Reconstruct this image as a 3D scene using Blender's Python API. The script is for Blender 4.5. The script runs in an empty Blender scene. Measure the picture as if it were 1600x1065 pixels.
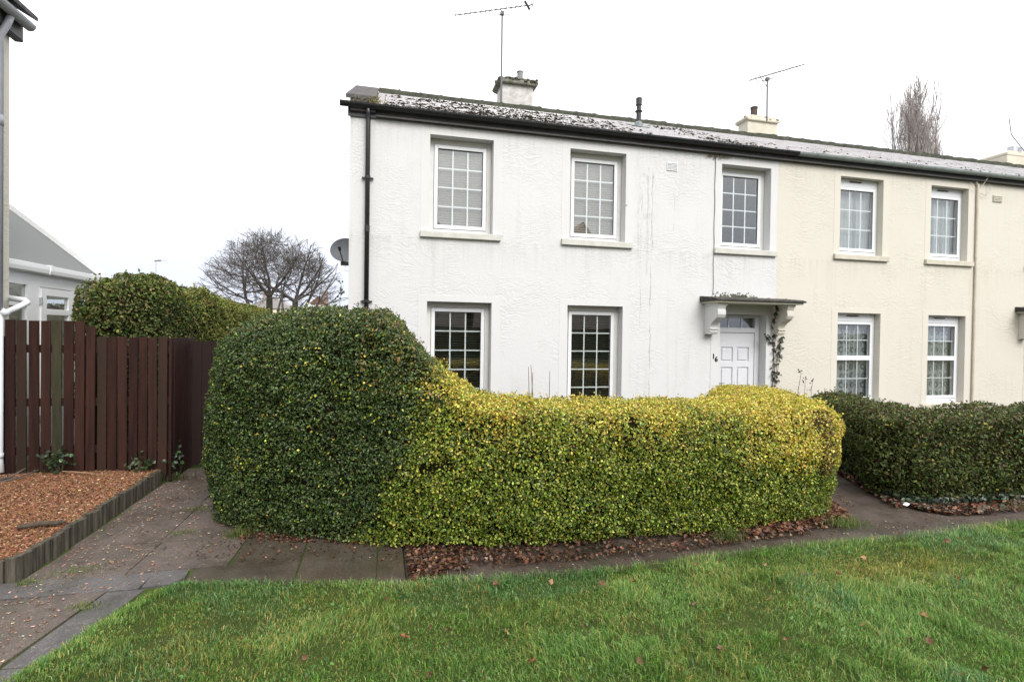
import bpy, math, random
import numpy as np
from mathutils import Vector, Matrix

# ------------------------------------------------------------------ camera, sky, sun, exposure
sc = bpy.context.scene
col = sc.collection
cam_d = bpy.data.cameras.new('camera'); cam = bpy.data.objects.new('camera', cam_d); col.objects.link(cam)
CAM = Vector((0, -8.419, 1.85))
PIT, ROLL, YAW = math.radians(-0.785), math.radians(0.807), math.radians(13.729)
fw = Vector((math.sin(YAW)*math.cos(PIT), math.cos(YAW)*math.cos(PIT), math.sin(PIT)))
r0 = Vector((math.cos(YAW), -math.sin(YAW), 0)); u0 = r0.cross(fw)
rr = r0*math.cos(ROLL)+u0*math.sin(ROLL); uu = -r0*math.sin(ROLL)+u0*math.cos(ROLL)
cam.matrix_world = Matrix(((rr.x, uu.x, -fw.x, CAM.x), (rr.y, uu.y, -fw.y, CAM.y), (rr.z, uu.z, -fw.z, CAM.z), (0, 0, 0, 1)))
cam_d.sensor_width = 36; cam_d.lens = 36*832.1/1600; cam_d.clip_start = .05; cam_d.clip_end = 3000
sc.camera = cam

SUN_EL, SUN_AZ = math.radians(40), math.radians(166)      # azimuth from +y, clockwise
w = bpy.data.worlds.new('World'); sc.world = w; w.use_nodes = True
nt = w.node_tree; nt.nodes.clear()
sky = nt.nodes.new('ShaderNodeTexSky'); sky.sky_type = 'NISHITA'; sky.sun_disc = False
sky.sun_elevation = SUN_EL; sky.sun_rotation = SUN_AZ; sky.dust_density = 6; sky.air_density = 1; sky.ozone_density = .5
hs = nt.nodes.new('ShaderNodeHueSaturation'); hs.inputs['Saturation'].default_value = .12
# cloud cover: even pale grey-white layer that is faintly blue low down
tc = nt.nodes.new('ShaderNodeTexCoord'); sx = nt.nodes.new('ShaderNodeSeparateXYZ')
rp = nt.nodes.new('ShaderNodeValToRGB'); rp.color_ramp.elements[0].position = 0.0; rp.color_ramp.elements[0].color = (.46, .49, .57, 1)
rp.color_ramp.elements[1].position = .42; rp.color_ramp.elements[1].color = (1, 1, 1, 1)
e_ = rp.color_ramp.elements.new(.13); e_.color = (.50, .53, .60, 1)
mul = nt.nodes.new('ShaderNodeVectorMath'); mul.operation = 'SCALE'; mul.inputs['Scale'].default_value = 10.5
mx = nt.nodes.new('ShaderNodeMix'); mx.data_type = 'RGBA'; mx.inputs[0].default_value = .92
bg = nt.nodes.new('ShaderNodeBackground'); bg.inputs['Strength'].default_value = .1
ow = nt.nodes.new('ShaderNodeOutputWorld')
L = nt.links.new
L(tc.outputs['Generated'], sx.inputs[0]); L(sx.outputs['Z'], rp.inputs[0]); L(rp.outputs[0], mul.inputs[0])
L(sky.outputs[0], hs.inputs['Color']); L(hs.outputs[0], mx.inputs[6]); L(mul.outputs[0], mx.inputs[7])
L(mx.outputs[2], bg.inputs[0]); L(bg.outputs[0], ow.inputs[0])
sd = bpy.data.lights.new('sun', 'SUN'); sd.energy = 1.5; sd.angle = math.radians(35); sd.color = (1, .96, .9)
so = bpy.data.objects.new('sun', sd); col.objects.link(so)
sdir = Vector((math.sin(SUN_AZ)*math.cos(SUN_EL), math.cos(SUN_AZ)*math.cos(SUN_EL), math.sin(SUN_EL)))
so.rotation_euler = sdir.to_track_quat('Z', 'Y').to_euler(); so.location = (0, 0, 30)
sc.view_settings.view_transform = 'Standard'; sc.view_settings.look = 'None'
sc.view_settings.exposure = 1.0; sc.view_settings.gamma = 1
sc.cycles.max_bounces = 8; sc.cycles.transparent_max_bounces = 12; sc.cycles.use_denoising = True

rng = np.random.default_rng(16); random.seed(16)

# ------------------------------------------------------------------ materials
def mat(name, base=(.5, .5, .5), rough=.8, spec=.3, var=.0, vscale=6., bump=0., bscale=30., metal=0., col2=None, detail=6, bdist=.01, stretch=(1, 1, 1)):
    m = bpy.data.materials.new(name); m.use_nodes = True; n = m.node_tree.nodes; l = m.node_tree.links.new
    b = n['Principled BSDF']; b.inputs['Base Color'].default_value = (*base, 1); b.inputs['Roughness'].default_value = rough
    b.inputs['Specular IOR Level'].default_value = spec; b.inputs['Metallic'].default_value = metal
    t = n.new('ShaderNodeTexCoord'); mp = n.new('ShaderNodeMapping'); mp.inputs['Scale'].default_value = stretch; l(t.outputs['Object'], mp.inputs[0])
    m['b'] = 0
    if var > 0 or col2:
        no = n.new('ShaderNodeTexNoise'); no.inputs['Scale'].default_value = vscale; no.inputs['Detail'].default_value = detail; no.inputs['Roughness'].default_value = .65
        l(mp.outputs[0], no.inputs[0])
        r = n.new('ShaderNodeValToRGB'); r.color_ramp.elements[0].position = .32; r.color_ramp.elements[1].position = .68
        c2 = col2 or tuple(min(1, c*(1+var)) for c in base); c1 = base if col2 else tuple(c*(1-var) for c in base)
        r.color_ramp.elements[0].color = (*c1, 1); r.color_ramp.elements[1].color = (*c2, 1)
        l(no.outputs[0], r.inputs[0]); l(r.outputs[0], b.inputs['Base Color'])
    if bump > 0:
        nb = n.new('ShaderNodeTexNoise'); nb.inputs['Scale'].default_value = bscale; nb.inputs['Detail'].default_value = 5
        l(mp.outputs[0], nb.inputs[0]); bp = n.new('ShaderNodeBump'); bp.inputs['Strength'].default_value = bump; bp.inputs['Distance'].default_value = bdist
        l(nb.outputs[0], bp.inputs['Height']); l(bp.outputs[0], b.inputs['Normal'])
    return m

class NT:
    """small helper for building node graphs"""
    def __init__(s, m): s.m = m; s.n = m.node_tree.nodes; s.l = m.node_tree.links.new
    def pos(s):
        g = s.n.new('ShaderNodeNewGeometry'); return g.outputs['Position']
    def noise(s, v, scale, detail=4, rough=.5, dist=0., out=0):
        k = s.n.new('ShaderNodeTexNoise'); k.inputs['Scale'].default_value = scale; k.inputs['Detail'].default_value = detail
        k.inputs['Roughness'].default_value = rough; k.inputs['Distortion'].default_value = dist; s.l(v, k.inputs['Vector']); return k.outputs[out]
    def vor(s, v, scale, feat='F1', out='Distance', rnd=1.):
        k = s.n.new('ShaderNodeTexVoronoi'); k.feature = feat; k.inputs['Scale'].default_value = scale; k.inputs['Randomness'].default_value = rnd; s.l(v, k.inputs['Vector']); return k.outputs[out]
    def map(s, v, sc=(1, 1, 1), loc=(0, 0, 0), rot=(0, 0, 0)):
        k = s.n.new('ShaderNodeMapping'); k.inputs['Scale'].default_value = sc; k.inputs['Location'].default_value = loc; k.inputs['Rotation'].default_value = rot; s.l(v, k.inputs[0]); return k.outputs[0]
    def ramp(s, v, stops):
        k = s.n.new('ShaderNodeValToRGB'); e = k.color_ramp.elements
        for i, (p, c) in enumerate(stops):
            c = (c, c, c) if not isinstance(c, tuple) else c
            if i < 2: e[i].position = p; e[i].color = (*c, 1)
            else: x = e.new(p); x.color = (*c, 1)
        s.l(v, k.inputs[0]); return k.outputs[0]
    def math(s, op, a, b=None, clamp=False):
        k = s.n.new('ShaderNodeMath'); k.operation = op; k.use_clamp = clamp
        for i, x in enumerate((a, b)):
            if x is None: continue
            if isinstance(x, (int, float)): k.inputs[i].default_value = x
            else: s.l(x, k.inputs[i])
        return k.outputs[0]
    def mix(s, f, a, b, mode='MIX'):
        k = s.n.new('ShaderNodeMix'); k.data_type = 'RGBA'; k.blend_type = mode
        for i, x in ((0, f), (6, a), (7, b)):
            if isinstance(x, (int, float)): k.inputs[i].default_value = x
            elif isinstance(x, tuple): k.inputs[i].default_value = (*x, 1)
            else: s.l(x, k.inputs[i])
        return k.outputs[2]
    def sep(s, v):
        k = s.n.new('ShaderNodeSeparateXYZ'); s.l(v, k.inputs[0]); return k.outputs
    def bump(s, h, strength, dist, normal=None):
        k = s.n.new('ShaderNodeBump'); k.inputs['Strength'].default_value = strength; k.inputs['Distance'].default_value = dist; s.l(h, k.inputs['Height'])
        if normal is not None: s.l(normal, k.inputs['Normal'])
        return k.outputs[0]

def stucco(name, base, dirt, smooth=False, cracks=False):
    m = bpy.data.materials.new(name); m.use_nodes = True; g = NT(m); b = g.n['Principled BSDF']
    b.inputs['Roughness'].default_value = .75; b.inputs['Specular IOR Level'].default_value = .25
    p = g.pos()
    big = g.ramp(g.noise(p, .8, 5, .6), [(.35, 0.), (.7, 1.)])
    c = g.mix(big, base, tuple(x*.97 for x in base))
    blot = g.ramp(g.noise(p, 3.2, 8, .7), [(.54, 0.), (.74, 1.)])
    c = g.mix(g.math('MULTIPLY', blot, .10), c, dirt)
    # rain streaks running down the wall
    st = g.ramp(g.noise(g.map(p, (11, 11, .5)), 1.0, 5, .65), [(.52, 0.), (.74, 1.)])
    sa = g.ramp(g.noise(p, .7, 2), [(.42, 0.), (.62, 1.)])
    c = g.mix(g.math('MULTIPLY', g.math('MULTIPLY', st, sa), .34), c, dirt)
    # drips below the sills and a grimy band under the eaves, where rain runs
    z_ = g.sep(p)[2]
    for z0 in (3.33, 5.1):
        ba = g.ramp(g.math('SUBTRACT', z0, z_), [(.0, 1.), (.55, 0.)]); bb = g.math('LESS_THAN', z_, z0)
        c = g.mix(g.math('MULTIPLY', g.math('MULTIPLY', ba, bb), g.math('MULTIPLY', g.ramp(g.noise(g.map(p, (14, 14, .8), (z0, 0, 0)), 1., 5, .7), [(.46, 0.), (.70, 1.)]), .38)), c, dirt)
    specks = g.ramp(g.vor(p, 1.15), [(.0, 1.), (.022, 1.), (.034, 0.)])
    c = g.mix(g.math('MULTIPLY', specks, .6), c, (.16, .13, .10))
    if cracks:
        s3 = g.sep(p)
        wob = g.math('MULTIPLY', g.math('SUBTRACT', g.noise(p, 2.5, 8, .7), .5), .16)
        xx = g.math('ADD', s3[0], wob)
        for x0, lo, hi, wd, am in ((4.52, .6, 4.75, .004, .6), (4.32, 2.0, 4.3, .003, .4), (4.44, 2.9, 4.6, .008, .25), (4.95, 3.7, 4.62, .003, .4), (4.27, 3.2, 4.5, .014, .2)):
            f = g.ramp(g.math('ABSOLUTE', g.math('SUBTRACT', xx, x0)), [(0., 1.), (wd, 1.), (wd*2.2, 0.)])
            zf = g.math('MULTIPLY', g.math('GREATER_THAN', s3[2], lo), g.math('LESS_THAN', s3[2], hi))
            br = g.ramp(g.noise(g.map(p, (1, 1, 1), (x0, 0, 0)), 3., 4), [(.4, .15), (.55, 1.)])
            c = g.mix(g.math('MULTIPLY', g.math('MULTIPLY', f, zf), g.math('MULTIPLY', br, am)), c, (.17, .17, .15))
        # mottled grey stains beside the second upstairs window
        sm = g.ramp(g.math('ABSOLUTE', g.math('SUBTRACT', s3[0], 4.42)), [(.05, 1.), (.28, 0.)])
        sz = g.math('MULTIPLY', g.math('GREATER_THAN', s3[2], 3.3), g.math('LESS_THAN', s3[2], 4.75))
        sn = g.ramp(g.noise(g.map(p, (3, 3, 1.2)), 5., 8, .75), [(.5, 0.), (.62, 1.)])
        c = g.mix(g.math('MULTIPLY', g.math('MULTIPLY', sm, sz), g.math('MULTIPLY', sn, .35)), c, (.24, .25, .22))
    g.l(c, b.inputs['Base Color'])
    fine = g.noise(p, 90, 4, .6)
    if smooth:
        g.l(g.bump(fine, .12, .004), b.inputs['Normal'])
    else:
        # trowelled render: short curved ridges in patches over a fine grit
        warp = g.noise(p, 1.3, 2, .5, 0, 1)
        vm = g.n.new('ShaderNodeVectorMath'); vm.operation = 'MULTIPLY_ADD'; g.l(warp, vm.inputs[0]); vm.inputs[1].default_value = (.7, .7, .7); g.l(p, vm.inputs[2])
        rid = g.noise(g.map(vm.outputs[0], (1.0, 1, 3.6), rot=(0, .45, 0)), 4.6, 4, .55, .4)
        rr_ = g.ramp(g.math('ABSOLUTE', g.math('SUBTRACT', rid, .5)), [(0., 1.), (.09, 0.)])
        rid2 = g.noise(g.map(vm.outputs[0], (1.3, 1, 3.4), rot=(0, -.75, 0)), 5.5, 4, .55, .4)
        rr2 = g.ramp(g.math('ABSOLUTE', g.math('SUBTRACT', rid2, .52)), [(0., 1.), (.07, 0.)])
        mk = g.ramp(g.noise(p, 1.1, 3, .5), [(.46, 0.), (.64, 1.)])
        mk2 = g.ramp(g.noise(g.map(p, (1, 1, 1), (7, 3, 2)), 1.3, 3, .5), [(.5, 0.), (.66, 1.)])
        hgt = g.math('ADD', g.math('MULTIPLY', g.math('MULTIPLY', rr_, mk), .95), g.math('MULTIPLY', g.math('MULTIPLY', rr2, mk2), .7))
        hgt = g.math('ADD', hgt, g.math('MULTIPLY', g.noise(p, 34, 4, .55), .8))
        hgt = g.math('ADD', hgt, g.math('MULTIPLY', fine, .25))
        g.l(g.bump(hgt, .5, .0068), b.inputs['Normal'])
    return m

def leafmat(name, rough=.42, trans=.25, spec=.5):
    m = bpy.data.materials.new(name); m.use_nodes = True; g = NT(m); b = g.n['Principled BSDF']
    a = g.n.new('ShaderNodeAttribute'); a.attribute_name = 'col'
    g.l(a.outputs['Color'], b.inputs['Base Color']); b.inputs['Roughness'].default_value = rough; b.inputs['Specular IOR Level'].default_value = spec
    if trans > 0:
        tr = g.n.new('ShaderNodeBsdfTranslucent'); g.l(a.outputs['Color'], tr.inputs[0])
        ms = g.n.new('ShaderNodeMixShader'); ms.inputs[0].default_value = trans
        g.l(b.outputs[0], ms.inputs[1]); g.l(tr.outputs[0], ms.inputs[2]); g.l(ms.outputs[0], g.n['Material Output'].inputs[0])
    return m

def glassmat(name, refl=.13, tint=(.9, .92, .92), rough=.0):
    m = bpy.data.materials.new(name); m.use_nodes = True; g = NT(m); g.n.remove(g.n['Principled BSDF'])
    t = g.n.new('ShaderNodeBsdfTransparent'); t.inputs[0].default_value = (*tint, 1)
    gl = g.n.new('ShaderNodeBsdfGlossy'); gl.inputs['Roughness'].default_value = rough; gl.inputs[0].default_value = (1, 1, 1, 1)
    nz = g.noise(g.pos(), 1.6, 2); g.l(g.bump(nz, .05, .02), gl.inputs['Normal'])
    lw = g.n.new('ShaderNodeLayerWeight'); lw.inputs[0].default_value = .5
    f = g.math('ADD', g.math('MULTIPLY', g.math('POWER', lw.outputs['Facing'], 4), .8), refl, True)
    ms = g.n.new('ShaderNodeMixShader'); g.l(f, ms.inputs[0]); g.l(t.outputs[0], ms.inputs[1]); g.l(gl.outputs[0], ms.inputs[2]); g.l(ms.outputs[0], g.n['Material Output'].inputs[0])
    return m

M = {}
M['white_render'] = stucco('white render', (.585, .59, .60), (.35, .34, .31), cracks=True)
M['cream_render'] = stucco('cream render', (.58, .553, .49), (.40, .37, .31))
M['white_smooth'] = stucco('white smooth', (.59, .595, .602), (.46, .45, .40), smooth=True)
M['cream_smooth'] = stucco('cream smooth', (.59, .562, .498), (.50, .46, .38), smooth=True)
M['sill_white'] = mat('sill paint', (.55, .545, .52), .7, var=.0, col2=(.45, .45, .40), vscale=9, bump=.3, bscale=40)
M['sill_cream'] = mat('sill cream', (.55, .52, .44), .7, col2=(.45, .42, .35), vscale=9, bump=.3, bscale=40)
M['soffit_wood'] = mat('subframe paint', (.64, .635, .62), .6, col2=(.58, .57, .55), vscale=7)
M['upvc'] = mat('white upvc', (.72, .74, .77), .3, .5, col2=(.66, .68, .70), vscale=3)
M['bright_upvc'] = mat('bright upvc', (.86, .87, .88), .35, .5, var=.03, vscale=3)
M['dark_rubber'] = mat('glazing gasket', (.03, .03, .03), .6)
M['glass'] = glassmat('window glass', .10)
M['black_plastic'] = mat('black plastic', (.012, .013, .015), .35, .5, var=.3, vscale=12)
M['slate_fascia'] = mat('dark fascia', (.055, .055, .06), .5, .4, var=.25, vscale=5)
M['grey_gutter'] = mat('grey gutter', (.27, .31, .30), .45, .4, col2=(.17, .20, .19), vscale=6)
M['roof_tile'] = mat('wet tile', (.42, .405, .415), .12, 1., col2=(.33, .315, .325), vscale=14, bump=.15, bscale=60, bdist=.003)
M['ridge'] = mat('ridge tile', (.040, .044, .036), .85, .1, col2=(.095, .10, .075), vscale=9, bump=.6, bscale=25)
M['moss'] = mat('roof moss', (.006, .0055, .004), 1., .05, col2=(.020, .018, .010), vscale=14, bump=.6, bscale=50)
M['coping'] = mat('coping', (.05, .047, .050), .85, .12, col2=(.12, .11, .112), vscale=7, bump=.6, bscale=18)
M['lichen'] = mat('lichen concrete', (.24, .23, .20), .9, col2=(.07, .085, .045), vscale=11, bump=.8, bscale=22, bdist=.02)
M['chimney_white'] = mat('weathered render', (.62, .605, .59), .85, col2=(.33, .32, .29), vscale=6, bump=.7, bscale=15, detail=10)
M['chimney_cream'] = mat('cream chimney', (.64, .60, .50), .85, col2=(.52, .485, .40), vscale=4, bump=.5, bscale=15)
M['galv'] = mat('galvanised steel', (.45, .46, .48), .4, .5, metal=.6, var=.2, vscale=20)
M['alu'] = mat('aluminium rod', (.13, .13, .14), .6, .3)
M['pot_dark'] = mat('dark pot', (.08, .06, .055), .8, var=.3)
M['vent_plastic'] = mat('vent pipe', (.03, .028, .033), .55, .4, var=.25, vscale=12)
M['lead'] = mat('lead flashing', (.16, .18, .19), .5, .5, var=.3, vscale=15)
M['blind'] = mat('blind slat', (.56, .50, .45), .6)
M['blind_dark'] = mat('dull blind slat', (.22, .20, .18), .6)
M['net'] = None
M['felt'] = mat('roofing felt', (.022, .022, .022), .85, col2=(.07, .065, .055), vscale=15, bump=.6, bscale=40)
M['canopy_under'] = mat('canopy soffit', (.56, .55, .46), .8, col2=(.42, .42, .34), vscale=5)
M['door_white'] = mat('door skin', (.62, .635, .67), .4, .4, col2=(.58, .59, .62), vscale=3)
M['gasket'] = mat('grey gasket', (.16, .16, .17), .7)
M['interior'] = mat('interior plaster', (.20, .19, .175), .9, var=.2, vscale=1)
M['fence'] = mat('dark stained timber', (.036, .013, .010), .65, .25, col2=(.014, .006, .005), vscale=6, bump=.5, bscale=30, stretch=(4, 4, .35), bdist=.004)
FENCES = [mat('stained timber %s' % n_, b_, .7, .2, col2=c_, vscale=5, bump=.6, bscale=26, stretch=(5, 5, .3), bdist=.004, detail=9) for n_, b_, c_ in (('a', (.040, .014, .010), (.014, .006, .005)), ('b', (.052, .020, .014), (.019, .009, .007)), ('c', (.033, .011, .008), (.011, .005, .005)), ('d', (.043, .019, .014), (.022, .018, .012)))]
M['fence_old'] = mat('green mouldy timber', (.05, .045, .022), .8, col2=(.022, .02, .012), vscale=8, stretch=(4, 4, .4))
M['edging'] = mat('weathered timber', (.135, .12, .092), .85, col2=(.026, .024, .019), vscale=4, bump=.8, bscale=20, stretch=(7, 7, .5))
M['log'] = mat('bark', (.11, .085, .06), .9, col2=(.05, .04, .03), vscale=20, bump=.9, bscale=40)
M['bark_dark'] = mat('bark', (.070, .060, .057), .9, col2=(.125, .11, .10), vscale=8)
M['bark_green'] = mat('algae bark', (.085, .08, .05), .9, col2=(.05, .045, .035), vscale=4, bump=.6, bscale=12)
M['bark_poplar'] = mat('poplar bark', (.27, .235, .225), .9, col2=(.40, .36, .345), vscale=3)
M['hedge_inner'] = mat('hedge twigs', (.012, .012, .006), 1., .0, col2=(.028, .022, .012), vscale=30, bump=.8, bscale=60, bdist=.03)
M['leaf'] = leafmat('hedge leaf')
M['leaf_dull'] = leafmat('laurel leaf', .55, .2, .3)
M['grass'] = leafmat('grass blade', .45, .35, .4)
M['dead'] = leafmat('dead leaf', .5, .1, .4)
M['chips'] = leafmat('wood chip', .75, .0, .3)
M['white_pipe'] = mat('white pipe', (.74, .77, .80), .35, .5, col2=(.62, .66, .70), vscale=5)
M['grey_pipe'] = mat('grey pipe', (.34, .35, .39), .45, .4, col2=(.27, .28, .32), vscale=5)
M['dish'] = mat('dish', (.13, .14, .155), .5, .4, var=.1)
M['ivy'] = leafmat('ivy leaf', .4, .1)
M['twig'] = mat('twig', (.10, .075, .05), .9)
M['paper'] = mat('paper', (.75, .78, .8), .6, var=.1, vscale=30)
M['digit'] = mat('black enamel', (.012, .012, .012), .4)
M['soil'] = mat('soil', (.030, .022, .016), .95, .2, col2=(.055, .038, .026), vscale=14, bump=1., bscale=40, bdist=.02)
M['earth'] = mat('rough ground', (.05, .06, .025), .95, .2, col2=(.09, .085, .04), vscale=2)
M['lawnbase'] = mat('lawn soil', (.030, .050, .012), .95, .1, col2=(.055, .065, .018), vscale=9, bump=.8, bscale=40, bdist=.02)
M['tarmac'] = None
def polymat(name, c_):
    m = mat(name, c_, .7, .1); g = NT(m); tr = g.n.new('ShaderNodeBsdfTranslucent'); tr.inputs[0].default_value = (.75, .76, .76, 1); ms = g.n.new('ShaderNodeMixShader'); ms.inputs[0].default_value = .25
    g.l(g.n['Principled BSDF'].outputs[0], ms.inputs[1]); g.l(tr.outputs[0], ms.inputs[2]); g.l(ms.outputs[0], g.n['Material Output'].inputs[0]); return m
M['poly'] = polymat('polycarbonate', (.22, .23, .23)); M['poly_dark'] = polymat('tinted polycarbonate', (.12, .13, .13))
M['brick'] = mat('far brick', (.26, .20, .18), .9, col2=(.33, .27, .24), vscale=3)
M['fartile'] = mat('far tile', (.16, .085, .065), .8, var=.2, vscale=2)
M['farpale'] = mat('far render', (.62, .58, .50), .9, var=.1)
M['fargrey'] = mat('far grey roof', (.30, .28, .28), .8, var=.1)
M['farwood'] = mat('far woodland', (.075, .085, .07), 1., 0, col2=(.13, .125, .11), vscale=.6)
M['curtain'] = mat('curtain', (.66, .62, .52), .9, var=.1)

def net_material():
    m = bpy.data.materials.new('lace net'); m.use_nodes = True; g = NT(m); b = g.n['Principled BSDF']; p = g.pos()
    s3 = g.sep(p)
    fold = g.ramp(g.noise(g.map(p, (16, 1, .6)), 1., 3, .6), [(.3, .0), (.7, 1.)])
    c = g.mix(fold, (.34, .355, .35), (.66, .67, .66))
    # lace motif: rings in rows, pattern of the fabric itself, only on the lower nets
    v = g.vor(g.map(p, (7.5, .01, 5.6)), 1., 'F1', 'Distance', .25)
    ring = g.ramp(g.math('ABSOLUTE', g.math('SUBTRACT', v, .30)), [(.0, 1.), (.06, .85), (.12, 0.)])
    low = g.math('LESS_THAN', s3[2], 2.6)
    c = g.mix(g.math('MULTIPLY', g.math('MULTIPLY', ring, low), .7), c, (.09, .105, .10))
    g.l(c, b.inputs['Base Color']); b.inputs['Roughness'].default_value = .9
    tr = g.n.new('ShaderNodeBsdfTransparent'); ms = g.n.new('ShaderNodeMixShader'); ms.inputs[0].default_value = .16
    g.l(b.outputs[0], ms.inputs[1]); g.l(tr.outputs[0], ms.inputs[2]); g.l(ms.outputs[0], g.n['Material Output'].inputs[0])
    return m
M['net'] = net_material()

def paving(name, base, c2, chip, scale=1.):
    m = bpy.data.materials.new(name); m.use_nodes = True; g = NT(m); b = g.n['Principled BSDF']; p = g.pos()
    n1 = g.ramp(g.noise(p, 2.2*scale, 6, .65), [(.33, 0.), (.68, 1.)]); c = g.mix(n1, base, c2)
    n2 = g.ramp(g.noise(p, 140, 2, .5), [(.42, 0.), (.62, 1.)]); c = g.mix(g.math('MULTIPLY', n2, .5), c, tuple(x*1.9 for x in c2))
    for sv, lo_, hi_, am in ((62, .16, .26, .8), (26, .10, .15, .7), (120, .22, .34, .45)):
        sp = g.ramp(g.vor(g.map(p, (1, 1, 1), (sv*.01, 0, 0)), sv), [(.0, 1.), (lo_, 1.), (hi_, 0.)])
        spm = g.ramp(g.noise(p, sv*.35, 3), [(.46, .0), (.56, 1.)])
        c = g.mix(g.math('MULTIPLY', g.math('MULTIPLY', sp, spm), am), c, chip)
    ms = g.ramp(g.noise(g.map(p, (1, 1, 1), (3, 8, 1)), 1.7, 6, .7), [(.52, 0.), (.70, 1.)])
    c = g.mix(g.math('MULTIPLY', ms, .6), c, (.032, .036, .018))
    dk = g.ramp(g.noise(g.map(p, (1, 1, 1), (9, 2, 4)), 3.1, 7, .7), [(.48, 0.), (.66, 1.)])
    c = g.mix(g.math('MULTIPLY', dk, .45), c, tuple(x*.45 for x in base))
    g.l(c, b.inputs['Base Color'])
    rg = g.ramp(g.noise(p, 3, 4), [(.35, .38), (.7, .75)]); g.l(rg, b.inputs['Roughness'])
    g.l(g.bump(g.noise(p, 120, 3, .6), .5, .004), b.inputs['Normal'])
    return m
M['slab'] = paving('paving slab', (.060, .049, .041), (.096, .079, .069), (.45, .30, .24))
M['slab_grey'] = paving('paving slab grey', (.064, .060, .062), (.094, .089, .091), (.34, .28, .26))
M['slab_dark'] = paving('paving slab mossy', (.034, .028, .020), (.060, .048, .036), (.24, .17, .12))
M['tarmac'] = paving('old tarmac', (.034, .026, .021), (.066, .051, .042), (.26, .18, .14))
M['joint'] = mat('mossy joint', (.030, .045, .012), .95, .1, col2=(.06, .09, .02), vscale=6, bump=.8, bscale=60)

# ------------------------------------------------------------------ mesh helpers
ORG = {}
def tag(o, label=None, cat=None, group=None, kind=None):
    if label: o['label'] = label
    if cat: o['category'] = cat
    if group: o['group'] = group
    if kind: o['kind'] = kind
    return o
def thing(name, loc, label, cat, group=None):
    o = bpy.data.objects.new(name, None); o.location = loc; o.empty_display_size = .1; col.objects.link(o); ORG[o.name] = Vector(loc)
    return tag(o, label, cat, group)
def place(o, parent):
    col.objects.link(o)
    if parent is not None:
        o.parent = parent; ORG[o.name] = ORG[parent.name]
    else: ORG[o.name] = Vector(o.location)
    return o

class MB:
    def __init__(s): s.v = []; s.f = []; s.m = []; s.mats = []; s.cur = 0
    def use(s, m):
        if m not in s.mats: s.mats.append(m)
        s.cur = s.mats.index(m); return s
    def poly(s, pts):
        i = len(s.v); s.v += [tuple(p) for p in pts]; s.f.append(tuple(range(i, i+len(pts)))); s.m.append(s.cur); return s
    def box(s, x0, x1, y0, y1, z0, z1):
        i = len(s.v)
        s.v += [(x0, y0, z0), (x1, y0, z0), (x1, y1, z0), (x0, y1, z0), (x0, y0, z1), (x1, y0, z1), (x1, y1, z1), (x0, y1, z1)]
        for q in ((0, 3, 2, 1), (4, 5, 6, 7), (0, 1, 5, 4), (1, 2, 6, 5), (2, 3, 7, 6), (3, 0, 4, 7)): s.f.append(tuple(i+k for k in q)); s.m.append(s.cur)
        return s
    def tube(s, pts, rad, n=8, cap=True):
        pts = [Vector(p) for p in pts]; rad = rad if isinstance(rad, (list, tuple)) else [rad]*len(pts)
        i0 = len(s.v); t0 = (pts[1]-pts[0]).normalized(); a = t0.orthogonal().normalized()
        for k, p in enumerate(pts):
            t = (pts[min(k+1, len(pts)-1)]-pts[max(k-1, 0)]).normalized()
            a = (a-t*a.dot(t)); a = a.normalized() if a.length > 1e-6 else t.orthogonal().normalized(); b = t.cross(a)
            for j in range(n):
                th = 2*math.pi*j/n; s.v.append(tuple(p+(a*math.cos(th)+b*math.sin(th))*rad[k]))
        for k in range(len(pts)-1):
            for j in range(n):
                s.f.append((i0+k*n+j, i0+k*n+(j+1) % n, i0+(k+1)*n+(j+1) % n, i0+(k+1)*n+j)); s.m.append(s.cur)
        if cap:
            s.f.append(tuple(i0+j for j in reversed(range(n)))); s.m.append(s.cur)
            e = i0+(len(pts)-1)*n; s.f.append(tuple(e+j for j in range(n))); s.m.append(s.cur)
        return s
    def prism(s, prof, axis, a0, a1):
        """extrude a 2D profile along an axis: axis 'x' -> profile (y,z); 'y' -> (x,z); 'z' -> (x,y)"""
        def P(u, v, a): return {'x': (a, u, v), 'y': (u, a, v), 'z': (u, v, a)}[axis]
        n = len(prof); i = len(s.v)
        s.v += [P(u, v, a0) for u, v in prof]+[P(u, v, a1) for u, v in prof]
        s.f.append(tuple(i+k for k in range(n))); s.m.append(s.cur); s.f.append(tuple(i+n+k for k in reversed(range(n)))); s.m.append(s.cur)
        for k in range(n): s.f.append((i+k, i+n+k, i+n+(k+1) % n, i+(k+1) % n)); s.m.append(s.cur)
        return s
    def build(s, name, m=None, parent=None, smooth=False, bevel=0., loc=None, fix=True):
        me = bpy.data.meshes.new(name); org = ORG[parent.name] if parent is not None else Vector(loc or (0, 0, 0))
        me.from_pydata([(a-org.x, b-org.y, c-org.z) for a, b, c in s.v], [], s.f); me.update()
        if m is not None: me.materials.append(m)
        else:
            for k in s.mats: me.materials.append(k)
            me.polygons.foreach_set('material_index', s.m)
        if fix:
            import bmesh
            bm = bmesh.new(); bm.from_mesh(me); bmesh.ops.recalc_face_normals(bm, faces=bm.faces); bm.to_mesh(me); bm.free()
        o = bpy.data.objects.new(name, me); o.location = org if parent is None else (0, 0, 0)
        place(o, parent)
        if smooth:
            me.polygons.foreach_set('use_smooth', [True]*len(me.polygons))
        if bevel > 0:
            md = o.modifiers.new('bevel', 'BEVEL'); md.width = bevel; md.segments = 2; md.limit_method = 'ANGLE'
        return o

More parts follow.
